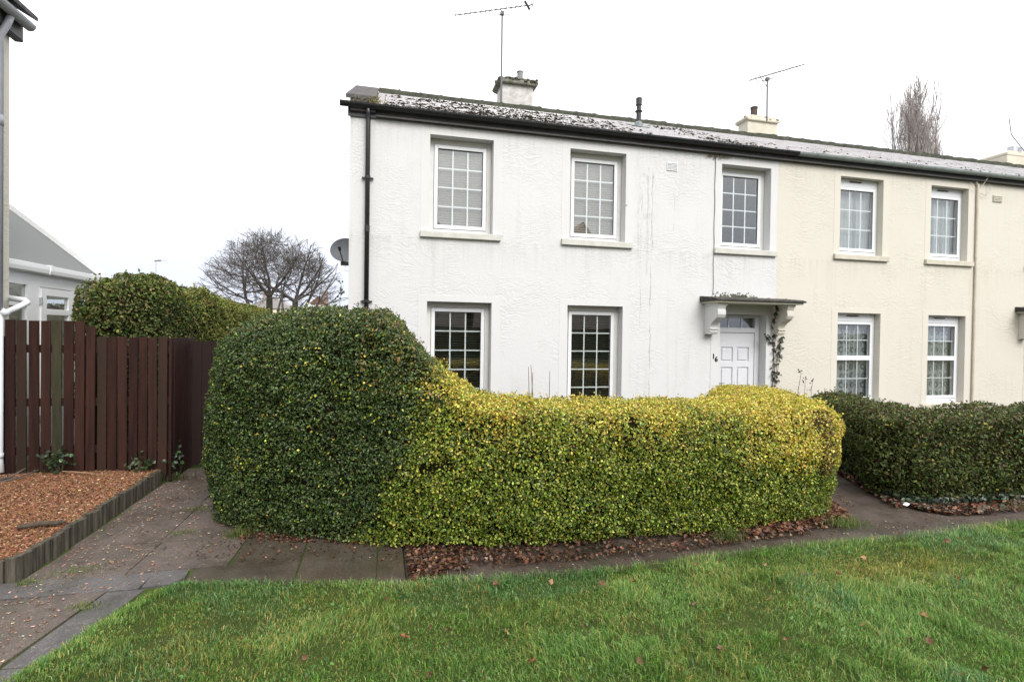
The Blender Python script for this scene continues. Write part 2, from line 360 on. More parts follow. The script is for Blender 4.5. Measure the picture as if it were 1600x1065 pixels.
def npmesh(name, V, F, m, parent=None, cols=None, loc=(0, 0, 0), smooth=False):
    """V (N,3); F list of int arrays (M,k); cols (N,3) real surface colours per vertex"""
    me = bpy.data.meshes.new(name); org = ORG[parent.name] if parent is not None else Vector(loc)
    V = np.asarray(V, np.float32)-np.array(org, np.float32)
    me.vertices.add(len(V)); me.vertices.foreach_set('co', V.ravel())
    lt = np.concatenate([np.full(len(f), f.shape[1], np.int32) for f in F]); ls = np.concatenate([[0], np.cumsum(lt)[:-1]]).astype(np.int32)
    li = np.concatenate([f.ravel() for f in F]).astype(np.int32)
    me.loops.add(len(li)); me.loops.foreach_set('vertex_index', li)
    me.polygons.add(len(lt)); me.polygons.foreach_set('loop_start', ls)
    if smooth: me.polygons.foreach_set('use_smooth', np.ones(len(lt), bool))
    me.update(calc_edges=True); me.validate()
    if cols is not None:
        a = me.color_attributes.new('col', 'FLOAT_COLOR', 'POINT'); c4 = np.ones((len(V), 4), np.float32); c4[:, :3] = cols; a.data.foreach_set('color', c4.ravel())
    me.materials.append(m)
    o = bpy.data.objects.new(name, me); o.location = (0, 0, 0) if parent is not None else org
    return place(o, parent)

_lat = rng.random((64, 64, 64)).astype(np.float32)
def vnoise(P, scale, off=0):
    q = np.asarray(P)*scale+off*17.3+1000; i = np.floor(q).astype(int); f = q-i; f = f*f*(3-2*f); i = i % 63
    r = 0
    for a in (0, 1):
        for b in (0, 1):
            for c in (0, 1):
                wgt = (f[:, 0] if a else 1-f[:, 0])*(f[:, 1] if b else 1-f[:, 1])*(f[:, 2] if c else 1-f[:, 2])
                r = r+wgt*_lat[(i[:, 0]+a) % 64, (i[:, 1]+b) % 64, (i[:, 2]+c) % 64]
    return r
def sstep(x, a, b): t = np.clip((x-a)/(b-a), 0, 1); return t*t*(3-2*t)
def unit(v): return v/np.maximum(np.linalg.norm(v, axis=1, keepdims=True), 1e-9)

def leaves(name, P, N, C, length, width, m, parent, tilt=.75, droop=.25, fold=.22, shape=(.30, 1., .72, .75)):
    n = len(P); ln = length*rng.uniform(.65, 1.25, (n, 1)); wd = width*rng.uniform(.7, 1.2, (n, 1))
    nn = unit(N+tilt*rng.normal(size=(n, 3))); t = rng.normal(size=(n, 3)); t[:, 2] -= droop; t = unit(t-nn*(t*nn).sum(1, keepdims=True)); s = np.cross(nn, t)
    base = P-t*ln*.5; up = nn*wd*fold
    a, wa, b, wb = shape
    v = np.stack([base, base+t*ln*a-s*wd*.5*wa+up, base+t*ln*b-s*wd*.5*wb+up, base+t*ln, base+t*ln*b+s*wd*.5*wb+up, base+t*ln*a+s*wd*.5*wa+up], 1)
    k = np.arange(n)[:, None]*6
    F = np.concatenate([k+np.array([0, 1, 2, 3]), k+np.array([0, 3, 4, 5])])
    return npmesh(name, v.reshape(-1, 3), [F], m, parent, np.repeat(C, 6, 0))

def jitter(C, a): return np.clip(C*(1+a*rng.normal(size=(len(C), 1)))*(1+.12*rng.normal(size=C.shape)), .002, 1)

# ------------------------------------------------------------------ ground
b = MB(); n = 48
b.use(M['earth']); b.box(-600, 600, -400, 1500, -.6, -.05); b.build('ground', None, fix=False, loc=(0, 0, 0))['kind'] = 'structure'
LAWN = [(-2.05, -9.5), (-1.93, -6.0), (-1.84, -5.12), (-1.72, -4.82), (-1.64, -4.55), (-1.50, -4.27), (-1.38, -4.16), (-.89, -4.23), (.15, -4.47), (.99, -4.56), (2.04, -4.60), (3.3, -4.50), (4.7, -4.52), (6.47, -4.42), (9, -4.38), (16, -4.36), (16, -9.5)]
def sheet(name, pts, z, m, thick=.05, kind='structure'):
    bb = MB(); bb.prism(pts, 'z', z-thick, z); o = bb.build(name, m); o['kind'] = kind; return o
sheet('lawn', LAWN, .0, M['lawnbase'], .04)
# asphalt path in front of the hedges and up to the front door
sheet('footpath', [(.2, -4.7), (.2, -3.4), (3, -3.4), (4.6, -3.5), (6.0, -.9), (6.0, .0), (7.0, .0), (7.0, -1.0), (5.7, -3.6), (16, -3.6), (16, -4.7)], -.025, M['tarmac'], .02)
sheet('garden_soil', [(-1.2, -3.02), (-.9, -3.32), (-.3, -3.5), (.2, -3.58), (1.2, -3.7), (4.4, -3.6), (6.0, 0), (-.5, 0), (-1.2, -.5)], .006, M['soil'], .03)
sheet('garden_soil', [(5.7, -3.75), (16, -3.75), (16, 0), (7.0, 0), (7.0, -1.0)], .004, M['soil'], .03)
# slab path
sheet('path_bed', [(-9, -9.5), (-9, -3.86), (-2.6, -3.86), (-2.6, -.3), (-.5, -.3), (-.5, -2.9), (.17, -3.3), (.19, -4.54), (-1.4, -4.2), (-1.6, -4.4), (-1.95, -9.5)], -.012, M['joint'], .02)
slabs = MB()
def slab(pts, mt, z=0.):
    slabs.use(mt)
    pts = [(x_+rng.normal(0, .006), y_+rng.normal(0, .006)) for x_, y_ in pts]; c = np.mean(pts, 0); tx, ty = rng.normal(0, .006, 2); zz = z+rng.normal(0, .0015)
    q = [tuple(c+(np.array(p)-c)*(1-.005/max(.2, np.linalg.norm(np.array(p)-c)))) for p in pts]
    i = len(slabs.v); nq = len(q)
    slabs.v += [(x, y, zz-.06) for x, y in q]+[(x, y, zz+tx*(x-c[0])+ty*(y-c[1])) for x, y in q]
    slabs.f.append(tuple(i+nq+k for k in range(nq))); slabs.m.append(slabs.cur)
    for k in range(nq): slabs.f.append((i+k, i+(k+1) % nq, i+nq+(k+1) % nq, i+nq+k)); slabs.m.append(slabs.cur)
ys = [-3.86, -3.22, -2.3, -1.4, -.55]
for i in range(4):
    slab([(-2.53, ys[i]), (-1.86, ys[i]), (-1.86+.02, ys[i+1]), (-2.5, ys[i+1])], M['slab'])
    slab([(-1.85, ys[i]), (-1.15, ys[i]), (-1.15, ys[i+1]), (-1.83, ys[i+1])], M['slab'])
# grey row, then rows running on towards the left and the viewer
for x0, x1 in ((-6.4, -5.0), (-5.0, -3.9), (-3.9, -2.75), (-2.75, -1.66)):
    slab([(x0, -4.13), (x1, -4.13), (x1, -3.87), (x0, -3.87)], M['slab_grey'], .004)
slab([(-1.66, -4.13), (-1.47, -4.13), (-1.40, -4.0), (-1.40, -3.87), (-1.66, -3.87)], M['slab_grey'], .004)
for yy0, yy1, xr0, xr1 in ((-5.0, -4.14, -2.0, -1.86), (-5.9, -5.0, -2.14, -2.0), (-6.8, -5.9, -2.28, -2.14), (-7.8, -6.8, -2.35, -2.28), (-8.8, -7.8, -2.4, -2.35)):
    for x0, x1 in ((-5.6, -4.55), (-4.55, -3.4), (-3.4, -2.6)):
        slab([(x0, yy0), (x1, yy0), (x1, yy1), (x0, yy1)], M['slab'])
    slab([(-2.6, yy0), (xr0, yy0), (xr1, yy1), (-2.6, yy1)], M['slab'])
    slab([(xr0+.01, yy0), (xr0+.20, yy0), (xr1+.24, yy1), (xr1+.01, yy1)], M['slab_grey'], -.006)
# slabs in front of the tall hedge
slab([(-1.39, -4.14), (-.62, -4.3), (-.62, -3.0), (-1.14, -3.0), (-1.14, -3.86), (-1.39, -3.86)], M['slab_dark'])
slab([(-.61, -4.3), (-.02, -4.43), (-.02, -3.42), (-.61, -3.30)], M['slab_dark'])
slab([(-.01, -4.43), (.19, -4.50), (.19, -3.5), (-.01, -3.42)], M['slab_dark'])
o = slabs.build('path'); o['kind'] = 'structure'

# ------------------------------------------------------------------ the terrace: walls with real openings
D = .175
def wall_front(mb, x0, x1, z0, z1, ops, y=0., d=D, thick=.28):
    xs = sorted({x0, x1, *[v for o_ in ops for v in o_[:2]]}); zs = sorted({z0, z1, *[v for o_ in ops for v in o_[2:4]]})
    for i in range(len(xs)-1):
        for j in range(len(zs)-1):
            cx, cz = (xs[i]+xs[i+1])/2, (zs[j]+zs[j+1])/2
            if any(a < cx < b_ and c < cz < e for a, b_, c, e in ops): continue
            mb.poly([(xs[i], y, zs[j]), (xs[i+1], y, zs[j]), (xs[i+1], y, zs[j+1]), (xs[i], y, zs[j+1])])
            mb.poly([(xs[i], y+thick, zs[j]), (xs[i], y+thick, zs[j+1]), (xs[i+1], y+thick, zs[j+1]), (xs[i+1], y+thick, zs[j])])
    for a, b_, c, e in ops:
        t = y+thick
        mb.poly([(a, y, c), (a, y, e), (a, t, e), (a, t, c)]); mb.poly([(b_, y, c), (b_, t, c), (b_, t, e), (b_, y, e)])
        mb.poly([(a, y, e), (b_, y, e), (b_, t, e), (a, t, e)]); mb.poly([(a, y, c), (a, t, c), (b_, t, c), (b_, y, c)])

HD = 7.2; ZE = 5.09; SL = .4877
def roofz(y): return 5.235+SL*(y+.12) if y <= 3.5 else 5.235+SL*3.62-SL*(y-3.5)
def window(house, a, b_, c, e, d, rows, bars_at=None, transom=None, sub=True, vent=False, curtain=None, sillm='sill_white', sub_m='soffit_wood', surround=None, label=None):
    """window = its white frame; surround, sill, glass, bars, blind are sub-parts"""
    f = MB(); y0, y1 = d, d+.06
    sw = .075 if sub else .045; st = .085 if sub else (.15 if vent else .06)
    if sub:
        f.use(M[sub_m]); f.box(a+.003, a+sw, y0, y1+.02, c+.0, e-.003).box(b_-sw, b_-.003, y0, y1+.02, c, e-.003).box(a+sw, b_-sw, y0, y1+.02, e-st, e-.003).box(a+sw, b_-sw, y0, y1+.02, c, c+.07)
        ia, ib, ic, ie = a+sw, b_-sw, c+.07, e-st
    else:
        f.use(M['upvc']); f.box(a+.003, a+sw, y0, y1+.02, c, e-.003).box(b_-sw, b_-.003, y0, y1+.02, c, e-.003).box(a+sw, b_-sw, y0, y1+.02, e-st, e-.003).box(a+sw, b_-sw, y0, y1+.02, c, c+.08)
        ia, ib, ic, ie = a+sw, b_-sw, c+.08, e-st
    f.use(M['gasket']).box(ia, ib, y0+.012, y0+.02, ic, ic+.007).box(ia, ia+.007, y0+.012, y0+.02, ic+.007, ie-.007).box(ib-.007, ib, y0+.012, y0+.02, ic+.007, ie-.007).box(ia, ib, y0+.012, y0+.02, ie-.007, ie)
    q = .058; f.use(M['upvc'])
    ja, jb, jc, je = ia+.007, ib-.007, ic+.007, ie-.007; yf = y0-.012
    f.box(ja, ja+q, yf, y1, jc, je).box(jb-q, jb, yf, y1, jc, je).box(ja+q, jb-q, yf, y1, je-q, je).box(ja+q, jb-q, yf, y1, jc, jc+q)
    ga, gb, gc, ge = ja+q, jb-q, jc+q, je-q
    f.use(M['dark_rubber']).box(ga, ga+.006, yf+.01, yf+.02, gc, ge).box(gb-.006, gb, yf+.01, yf+.02, gc, ge).box(ga+.006, gb-.006, yf+.01, yf+.02, ge-.01, ge)
    if transom is not None:
        f.use(M['upvc']).box(ga, gb, yf, y1, transom-.045, transom+.045)
    W = f.build('window', None, house, bevel=.003)
    if label: W['label'] = label
    # glazing bars inside the sealed unit
    yb = y0+.022
    if transom is None: zones = [(gc, ge, rows)]
    else: zones = [(transom+.045, ge, rows//2), (gc, transom-.045, rows-rows//2)]
    for zb, zt, r in zones:
        g = MB()
        for k in (1, 2):
            x = ga+(gb-ga)*k/3; g.box(x-.011, x+.011, yb, yb+.006, zb, zt)
        for k in range(1, r):
            z = zb+(zt-zb)*k/r
            for k2 in range(3):
                g.box(ga+(gb-ga)*k2/3+(.011 if k2 else 0), ga+(gb-ga)*(k2+1)/3-(.011 if k2 < 2 else 0), yb+.0005, yb+.0055, z-.010, z+.010)
        g.build('glazing_bars', M['bright_upvc'], W)
    p = MB(); p.box(ga-.004, gb+.004, y0+.014, y0+.018, gc-.004, ge+.004); p.build('pane', M['glass'], W)
    if vent:
        v = MB(); v.box((a+b_)/2-.17, (a+b_)/2+.10, y0-.02, y0, e-.06, e-.04); v.build('trickle_vent', M['log'], W)
    if curtain == 'blind':
        s = MB(); z = ge+.02
        while z > gc-.02:
            s.poly([(ga-.04, y0+.075, z), (gb+.04, y0+.075, z), (gb+.04, y0+.092, z-.031), (ga-.04, y0+.092, z-.031)]); z -= .040
        s.build('blind', M['blind'], W, fix=False)
    if curtain == 'dark':
        s = MB(); z = ge+.02
        while z > gc-.02:
            s.poly([(ga-.04, y0+.10, z), (gb+.04, y0+.10, z), (gb+.04, y0+.122, z-.020), (ga-.04, y0+.122, z-.020)]); z -= .040
        s.build('blind', M['blind_dark'], W, fix=False)
    if curtain == 'net':
        s = MB(); nx = 60; xs = np.linspace(ga-.05, gb+.05, nx); yy = y0+.13+.018*np.sin(xs*42+2*np.sin(xs*9))
        for i in range(nx-1): s.poly([(xs[i], yy[i], gc-.05), (xs[i+1], yy[i+1], gc-.05), (xs[i+1], yy[i+1], ge+.05), (xs[i], yy[i], ge+.05)])
        s.build('net_curtain', M['net'], W, smooth=True, fix=False)
    # projecting sill
    s = MB(); s.prism([(-.055, c-.105), (-.055, c-.012), (d, c+.006), (d, c-.105)], 'x', a-.14, b_+.13)
    s2 = MB(); s2.prism([(-.055, c-.105), (-.055, c-.014), (-.001, c-.006), (-.001, c-.105)], 'x', a-.14, b_+.13); s2.build('sill', M[sillm], W, bevel=.006)
    if surround:
        r = MB(); t = .14; yy = -.003
        r.box(a-t, a, yy, -.001, c, e).box(b_, b_+t, yy, -.001, c, e).box(a-t, b_+t, yy, -.001, e, e+.095)
        r.build('surround', M[surround], W, bevel=.003)
    return W

def roof(house, x0, x1, moss_n=0, ridge_green=None):
    r = MB(); r.use(M['roof_tile']); ny = 13; ys_ = np.linspace(-.12, 3.42, ny+1)
    for k in range(ny):
        ya, yb = ys_[k], ys_[k+1]; za, zb = roofz(ya)+.014, roofz(yb)
        nx = int((x1-x0)/.30)
        for i in range(nx):
            xa = x0+(x1-x0)*i/nx; xb = x0+(x1-x0)*(i+1)/nx-.004; dz = rng.uniform(0, .006); tl = rng.uniform(-.004, .004)
            r.poly([(xa, ya, za+dz), (xb, ya, za+dz+tl), (xb, yb, zb+dz*.3+tl), (xa, yb, zb+dz*.3)])
            r.poly([(xa, ya, za+dz-.02), (xb, ya, za+dz-.02), (xb, ya, za+dz+tl), (xa, ya, za+dz)])
    r.poly([(x0, -.12, roofz(-.12)-.02), (x1, -.12, roofz(-.12)-.02), (x1, 3.5, roofz(3.5)-.02), (x0, 3.5, roofz(3.5)-.02)])
    r.poly([(x0, 3.5, roofz(3.5)), (x1, 3.5, roofz(3.5)), (x1, HD+.1, roofz(HD+.1)), (x0, HD+.1, roofz(HD+.1))])
    r.poly([(x0, -.1, 5.105), (x1, -.1, 5.105), (x1, HD, 5.105), (x0, HD, 5.105)])
    R = r.build('roof', None, house, fix=False)
    rt = MB(); x = x0
    while x < x1-.05:
        xe = min(x+.45, x1); dz = rng.normal(0, .006); wd = .22
        def rpf(e): return [(3.5-wd, roofz(3.5-wd)+.012), (3.5-wd, roofz(3.5-wd)+.10+dz+e), (3.40, roofz(3.40)+.105+dz+e), (3.5, roofz(3.5)+.09+dz+e), (3.60, roofz(3.60)+.105+dz+e), (3.5+wd, roofz(3.5+wd)+.10+dz+e), (3.5+wd, roofz(3.5+wd)+.012)]
        rt.prism(rpf(0), 'x', x+.004, xe-.034); rt.prism(rpf(.012), 'x', xe-.033, xe+.002)
        x = xe
    rt.build('ridge_tiles', M['ridge'], R)
    return R

def moss(R, spots):
    V = []; F = []; base = np.array([(0, 0, 1), (1, 0, 0.1), (.5, .86, 0.1), (-.5, .86, 0.1), (-1, 0, 0.1), (-.5, -.86, 0.1), (.5, -.86, 0.1)])
    tri = np.array([(0, i, i % 6+1) for i in range(1, 7)])
    for x, y, s_, h in spots:
        v = base*np.array([s_, s_*rng.uniform(.6, 1.1), h])*(1+.25*rng.normal(size=(7, 1))); v[:, 2] = np.maximum(v[:, 2], 0)
        v += np.array([x, y, roofz(y)+.006]); v[:, 2] += (v[:, 1]-y)*SL
        F.append(tri+len(V)*7); V.append(v)
    o = npmesh('moss', np.concatenate(V), [np.concatenate(F)], M['moss'], R); o['kind'] = 'stuff'

def chimney(house, x0, x1, y0, y1, z0, z1, body, cap, rnd=.1):
    c = MB(); c.use(body).box(x0, x1, y0, y1, z0, z1); C = c.build('chimney', None, house, bevel=.02)
    k = MB(); o_ = rnd
    k.prism([(x0-.01, z1-.05), (x1+.01, z1-.05), (x1+o_, z1-.005), (x1+o_, z1+.055), (x0-o_, z1+.055), (x0-o_, z1-.005)], 'y', y0-o_*.8, y1+o_*.8)
    k.prism([(x0-o_+.04, z1+.055), (x1+o_-.04, z1+.055), (x1-.12, z1+.11), (x0+.12, z1+.11)], 'y', y0-o_+.04, y1+o_-.04)
    k.build('chimney_cap', cap, C, bevel=.035)
    k = MB()
    for i in range(46 if cap is M['lichen'] else 8):
        e_ = rng.random(); x = rng.uniform(x0-o_, x1+o_); y = y0-o_+.02 if e_ < .45 else rng.uniform(y0-o_, y1+o_); r_ = rng.uniform(.02, .055); z = z1+.045+rng.uniform(-.02, .04)
        k.tube([(x, y, z-.02), (x+rng.normal(0, .01), y, z+r_*.45)], [r_, r_*.45], 7)
    o = k.build('moss', cap, C, smooth=True); o['kind'] = 'stuff'
    return C

def gutter(house, x0, x1, m):
    g = MB(); y, z = -.115, 5.235; R0, R1 = .062, .056; th = np.linspace(math.pi, 2*math.pi, 9)
    prof = [(y+R0*math.cos(t), z+.012+R0*1.05*math.sin(t)) for t in th]+[(y+R1*math.cos(t), z+.012+R1*1.05*math.sin(t)) for t in th[::-1]]
    g.prism(prof, 'x', x0, x1)
    x = x0+.4
    while x < x1:
        g.prism([(y+(R0+.006)*math.cos(t), z+.014+(R0+.006)*1.05*math.sin(t)) for t in th], 'x', x-.02, x+.02); x += .92
    for xe in (x0, x1-.008): g.prism([(y+R0*math.cos(t), z+.012+R0*1.05*math.sin(t)) for t in th], 'x', xe, xe+.008)
    return g.build('gutter', m, house)

def digits(house, ch, x, z, size=.125):
    cu = bpy.data.curves.new('digit', 'FONT'); cu.body = ch; cu.size = size; cu.extrude = .004; cu.offset = .0022
    tmp = bpy.data.objects.new('digit_tmp', cu); col.objects.link(tmp); bpy.context.view_layer.update()
    me = bpy.data.meshes.new_from_object(tmp.evaluated_get(bpy.context.evaluated_depsgraph_get())); bpy.data.objects.remove(tmp)
    org = ORG[house.name]
    me.transform(Matrix.Translation(Vector((x, -.012, z))-org) @ Matrix.Rotation(math.pi/2, 4, 'X')); me.materials.clear(); me.materials.append(M['digit'])
    o = bpy.data.objects.new('house_number', me); place(o, house)

def corbel(house, x0, x1, m):
    """scroll bracket under the canopy, profile in the y-z plane"""
    prof = [(0, 2.43), (-.40, 2.43), (-.405, 2.37), (-.385, 2.33), (-.40, 2.28), (-.40, 2.23), (-.37, 2.18), (-.31, 2.14), (-.24, 2.10), (-.19, 2.05), (-.165, 2.0), (-.185, 1.97), (-.19, 1.935), (-.17, 1.90), (-.12, 1.885), (-.07, 1.90), (0, 1.87)]
    c = MB(); c.prism(prof, 'x', x0, x1)
    c.prism([(-.42, 2.43), (-.42, 2.385), (0, 2.385), (0, 2.43)], 'x', x0-.015, x1+.015)
    for k, z in enumerate((1.985, 1.945, 1.905)):
        c.prism([(-.21+.02*k, z+.014), (-.21+.02*k, z-.012), (-.06, z-.012), (-.06, z+.014)], 'x', x0-.008, x1+.008)
    return c.build('corbel', m, house, bevel=.008)

def canopy(house, x0, x1, cream):
    s = MB(); s.use(M['felt'])
    pr = [(-.52, 2.462), (-.52, 2.488), (-.44, 2.512), (-.001, 2.565), (-.001, 2.465)]
    s.prism(pr, 'x', x0, x1)
    s.use(M['canopy_under']); s.box(x0+.03, x1-.03, -.485, -.001, 2.43, 2.463)
    C = s.build('canopy', None, house, bevel=.006)
    # crumbling felt and moss along the top
    mo = MB()
    for i in range(150):
        x = rng.uniform(x0, x1); y = rng.uniform(-.5, -.02); z = 2.492+(y+.5)*.145; r_ = rng.uniform(.006, .020)
        mo.tube([(x, y, z-.01), (x+rng.normal(0, .01), y, z+r_*.7)], [r_, r_*.3], 5)
    for i in range(170):
        x = x0+(x1-x0)*(.12+.62*abs(rng.normal(.45, .2))); z = 2.56+abs(rng.normal(0, .035)); r_ = rng.uniform(.006, .018)
        if x < x1-.3: mo.tube([(x, -.002, z), (x+rng.normal(0, .006), -.012-r_*.4, z+rng.normal(0, .004))], [r_, r_*.3], 5)
    o = mo.build('moss', M['lichen'], C); o['kind'] = 'stuff'
    return C

def front_door(house, a, b_, z1, m_sm):
    d = D; f = MB(); f.use(M['door_white'])
    f.box(a+.003, a+.05, d, d+.07, 0, z1-.003).box(b_-.10, b_-.003, d, d+.07, 0, z1-.003).box(a+.05, b_-.10, d, d+.07, z1-.06, z1-.003).box(a+.05, b_-.10, d, d+.07, z1-.33, z1-.24)
    f.use(M['upvc']).box(a+.05, b_-.10, d+.005, d+.065, .0, .05)
    Dr = f.build('front_door', None, house, bevel=.004)
    ga, gb, gz0, gz1 = a+.05, b_-.10, z1-.24, z1-.06
    p = MB(); p.box(ga, gb, d+.03, d+.036, gz0, gz1); p.build('fanlight', M['glass'], Dr)
    g = MB()
    for k in (1, 2): x = ga+(gb-ga)*k/3; g.box(x-.01, x+.01, d+.02, d+.03, gz0, gz1)
    g.build('glazing_bars', M['upvc'], Dr)
    la, lb, lz0, lz1 = a+.056, b_-.106, .055, z1-.34
    lf = MB(); y = d+.012; lf.box(la, lb, y+.022, y+.05, lz0, lz1)
    # raised rim, stiles and six sunk panels
    cw = (lb-la); px = [(la+.11, la+cw*.5-.045), (la+cw*.5+.045, lb-.11)]; pz = [(lz1-.53, lz1-.26), (lz1-1.10, lz1-.63), (lz1-1.68, lz1-1.22)]
    zc = [lz0]+[v for q in reversed(pz) for v in q]+[lz1]
    xs_ = [la, px[0][0], px[0][1], px[1][0], px[1][1], lb]
    for i in range(5):
        for j in range(len(zc)-1):
            if i in (1, 3) and j in (1, 3, 5): continue
            lf.box(xs_[i], xs_[i+1], y, y+.022, zc[j], zc[j+1])
    for i in (1, 3):
        for j in (1, 3, 5): lf.box(xs_[i]+.03, xs_[i+1]-.03, y+.004, y+.022, zc[j]+.035, zc[j+1]-.035)
    LF = lf.build('door_leaf', M['door_white'], Dr)
    gk = MB(); gk.box(lb+.001, lb+.007, y-.001, y+.01, lz0, lz1+.006).box(la, lb+.001, y-.001, y+.01, lz1+.001, lz1+.006); gk.build('door_seal', M['dark_rubber'], Dr)
    hd = MB(); hd.tube([(la+.06, y-.04, 1.0), (la+.16, y-.04, 1.0)], .01, 6).tube([(la+.06, y, 1.0), (la+.06, y-.04, 1.0)], .01, 6); hd.build('handle', M['galv'], Dr)

# ---- house A: white end house
HA = thing('terraced_house', (-.5, 0, 0), 'white rendered end house with black gutter and downpipe and the number 16 by its door', 'house', 'houses of the terrace')
opsA = [(.70, 1.71, 3.44, 4.94), (3.01, 4.02, 3.44, 4.94), (5.88, 6.91, 3.44, 4.94), (.68, 1.71, .50, 2.34), (3.00, 4.00, .50, 2.34), (5.90, 6.87, 0., 2.26)]
wa = MB(); wa.use(M['white_render']); wall_front(wa, -.5, 7.06, -.1, ZE, opsA)
wa.poly([(-.5, 0, -.1), (-.5, 0, roofz(0)-.06), (-.5, 3.5, roofz(3.5)-.06), (-.5, HD, roofz(HD)-.06), (-.5, HD, -.1)])
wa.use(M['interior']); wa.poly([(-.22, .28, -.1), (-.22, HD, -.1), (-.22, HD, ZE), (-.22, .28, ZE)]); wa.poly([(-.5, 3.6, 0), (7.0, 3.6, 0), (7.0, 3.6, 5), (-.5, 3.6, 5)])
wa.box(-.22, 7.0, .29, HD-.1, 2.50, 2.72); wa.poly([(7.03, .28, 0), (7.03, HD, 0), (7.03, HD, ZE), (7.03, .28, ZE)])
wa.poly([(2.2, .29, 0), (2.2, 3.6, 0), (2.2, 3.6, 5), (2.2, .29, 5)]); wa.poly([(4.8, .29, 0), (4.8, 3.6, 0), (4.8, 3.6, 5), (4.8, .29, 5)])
wa.use(M['white_render']); wa.poly([(-.5, HD, -.1), (7.06, HD, -.1), (7.06, HD, ZE), (-.5, HD, ZE)])
wa.build('wall', None, HA, fix=False)
for (a, b_, c, e), r_, cu in zip(opsA[:5], (4, 4, 4, 5, 5), ('blind', 'blind', None, 'dark', 'dark')):
    window(HA, a, b_, c, e, D, r_, curtain=cu, surround='white_smooth')
s = MB(); s.box(5.72, 5.90, -.006, -.001, 0, 2.43).box(6.87, 7.058, -.006, -.001, 0, 2.43).box(5.90, 6.87, -.006, -.001, 2.26, 2.43); s.build('door_surround', M['white_smooth'], HA)
front_door(HA, 5.90, 6.87, 2.26, None)
canopy(HA, 5.48, 7.27, False)
corbel(HA, 5.58, 5.74, M['white_smooth']); corbel(HA, 6.98, 7.12, M['cream_smooth'])
digits(HA, '1', 5.745, 1.455); digits(HA, '6', 5.80, 1.405)
fa = MB(); fa.box(-.53, 7.39, -.034, -.002, ZE-.005, 5.255); fa.build('fascia', M['slate_fascia'], HA)
gutter(HA, -.64, 7.37, M['black_plastic'])
RA = roof(HA, -.12, 7.05)
sp = []
for i in range(4200):
    x = rng.uniform(.0, 7.0); y = rng.uniform(-.1, 3.0)**1. if rng.random() < .7 else -.1+abs(rng.normal(0, .6))
    d_ = math.exp(-((x-1.6)/1.3)**2)+.55*math.exp(-((x-3.6)/1.0)**2)+.5*math.exp(-((x-6.4)/.5)**2)+.025
    if y > 3.2 or rng.random() > d_ or (4.9 < x < 5.7 and y < 2.6): continue
    sp.append((x, y, rng.uniform(.02, .055), rng.uniform(.008, .024)))
moss(RA, sp)
cp = MB(); ca, cb = -.56, -.115
for ya, yb in ((-.10, .85), (.86, 1.8), (1.81, 2.7), (2.71, 3.62)):
    h = .135+rng.uniform(-.006, .006)
    cp.prism([(ya, roofz(ya)+.07), (yb, roofz(min(yb, 3.5))+.07), (yb, roofz(min(yb, 3.5))+h), (ya, roofz(ya)+h)], 'x', ca, cb)
cp.prism([(3.62, roofz(3.62)+.03), (HD+.1, roofz(HD+.1)+.03), (HD+.1, roofz(HD+.1)+.12), (3.62, roofz(3.62)+.12)], 'x', ca, cb)
cp.build('verge_coping', M['coping'], RA, bevel=.015)
up = MB(); up.prism([(-.09, 5.15), (-.09, roofz(-.09)+.07), (3.5, roofz(3.5)+.08), (HD, roofz(HD)+.07), (HD, 5.15)], 'x', -.497, -.13); up.build('verge_upstand', M['coping'], RA)
ww = MB()
for i in range(46):
    x = rng.normal(-.13, .05) if i < 34 else rng.uniform(-.5, -.3); h = rng.uniform(.05, .17) if i < 34 else rng.uniform(.03, .09)
    dx, dy = rng.normal(0, .04, 2); y = -.11
    ww.tube([(x, y, 5.24), (x+dx, y+dy-.01, 5.26+h*.6), (x+dx*1.8, y+dy, 5.26+h)], [.005, .006, .001], 4)
ww.build('roof_weeds', M['moss'] if False else mat('roof weeds', (.12, .14, .05), .9, col2=(.25, .2, .1), vscale=20), RA)['kind'] = 'stuff'
vp = MB(); vx, vy = 5.32, 2.15; zb = roofz(vy)
vp.use(M['vent_plastic']); vp.tube([(vx, vy, zb-.05), (vx, vy, zb+.30)], .052, 14).tube([(vx, vy, zb+.30), (vx, vy, zb+.32), (vx, vy, zb+.36)], [.056, .085, .05], 14).tube([(vx, vy, zb+.36), (vx, vy, zb+.46)], .05, 14).tube([(vx, vy, zb+.455), (vx, vy, zb+.47)], .068, 14).tube([(vx, vy, zb+.47), (vx, vy, zb+.60), (vx, vy, zb+.615)], [.062, .066, .05], 14)
vp.use(M['lead']); vp.tube([(vx, vy, zb-.08), (vx, vy, zb+.06), (vx, vy, zb+.10)], [.10, .09, .056], 14)
vp.poly([(vx-.2, vy-.25, roofz(vy-.25)+.024), (vx+.22, vy-.25, roofz(vy-.25)+.024), (vx+.22, vy+.2, roofz(vy+.2)+.024), (vx-.2, vy+.2, roofz(vy+.2)+.024)])
vp.build('vent_pipe', None, RA, smooth=False)
CA = chimney(HA, 2.62, 3.38, 3.66, 4.18, 6.6, 7.66, M['chimney_white'], M['lichen'], .11)
fl = MB(); fl.tube([(3.12, 3.92, 7.68), (3.12, 3.92, 7.78), (3.12, 3.92, 7.84)], [.20, .15, .07], 12); fl.build('flaunching', M['lichen'], CA)
po = MB(); po.tube([(3.12, 3.92, 7.8), (3.12, 3.92, 8.04)], .07, 14).tube([(3.12, 3.92, 8.04), (3.12, 3.92, 8.06)], .08, 14); po.build('chimney_pot', mat('dull steel', (.20, .20, .21), .6, .4, var=.3, vscale=20), CA)
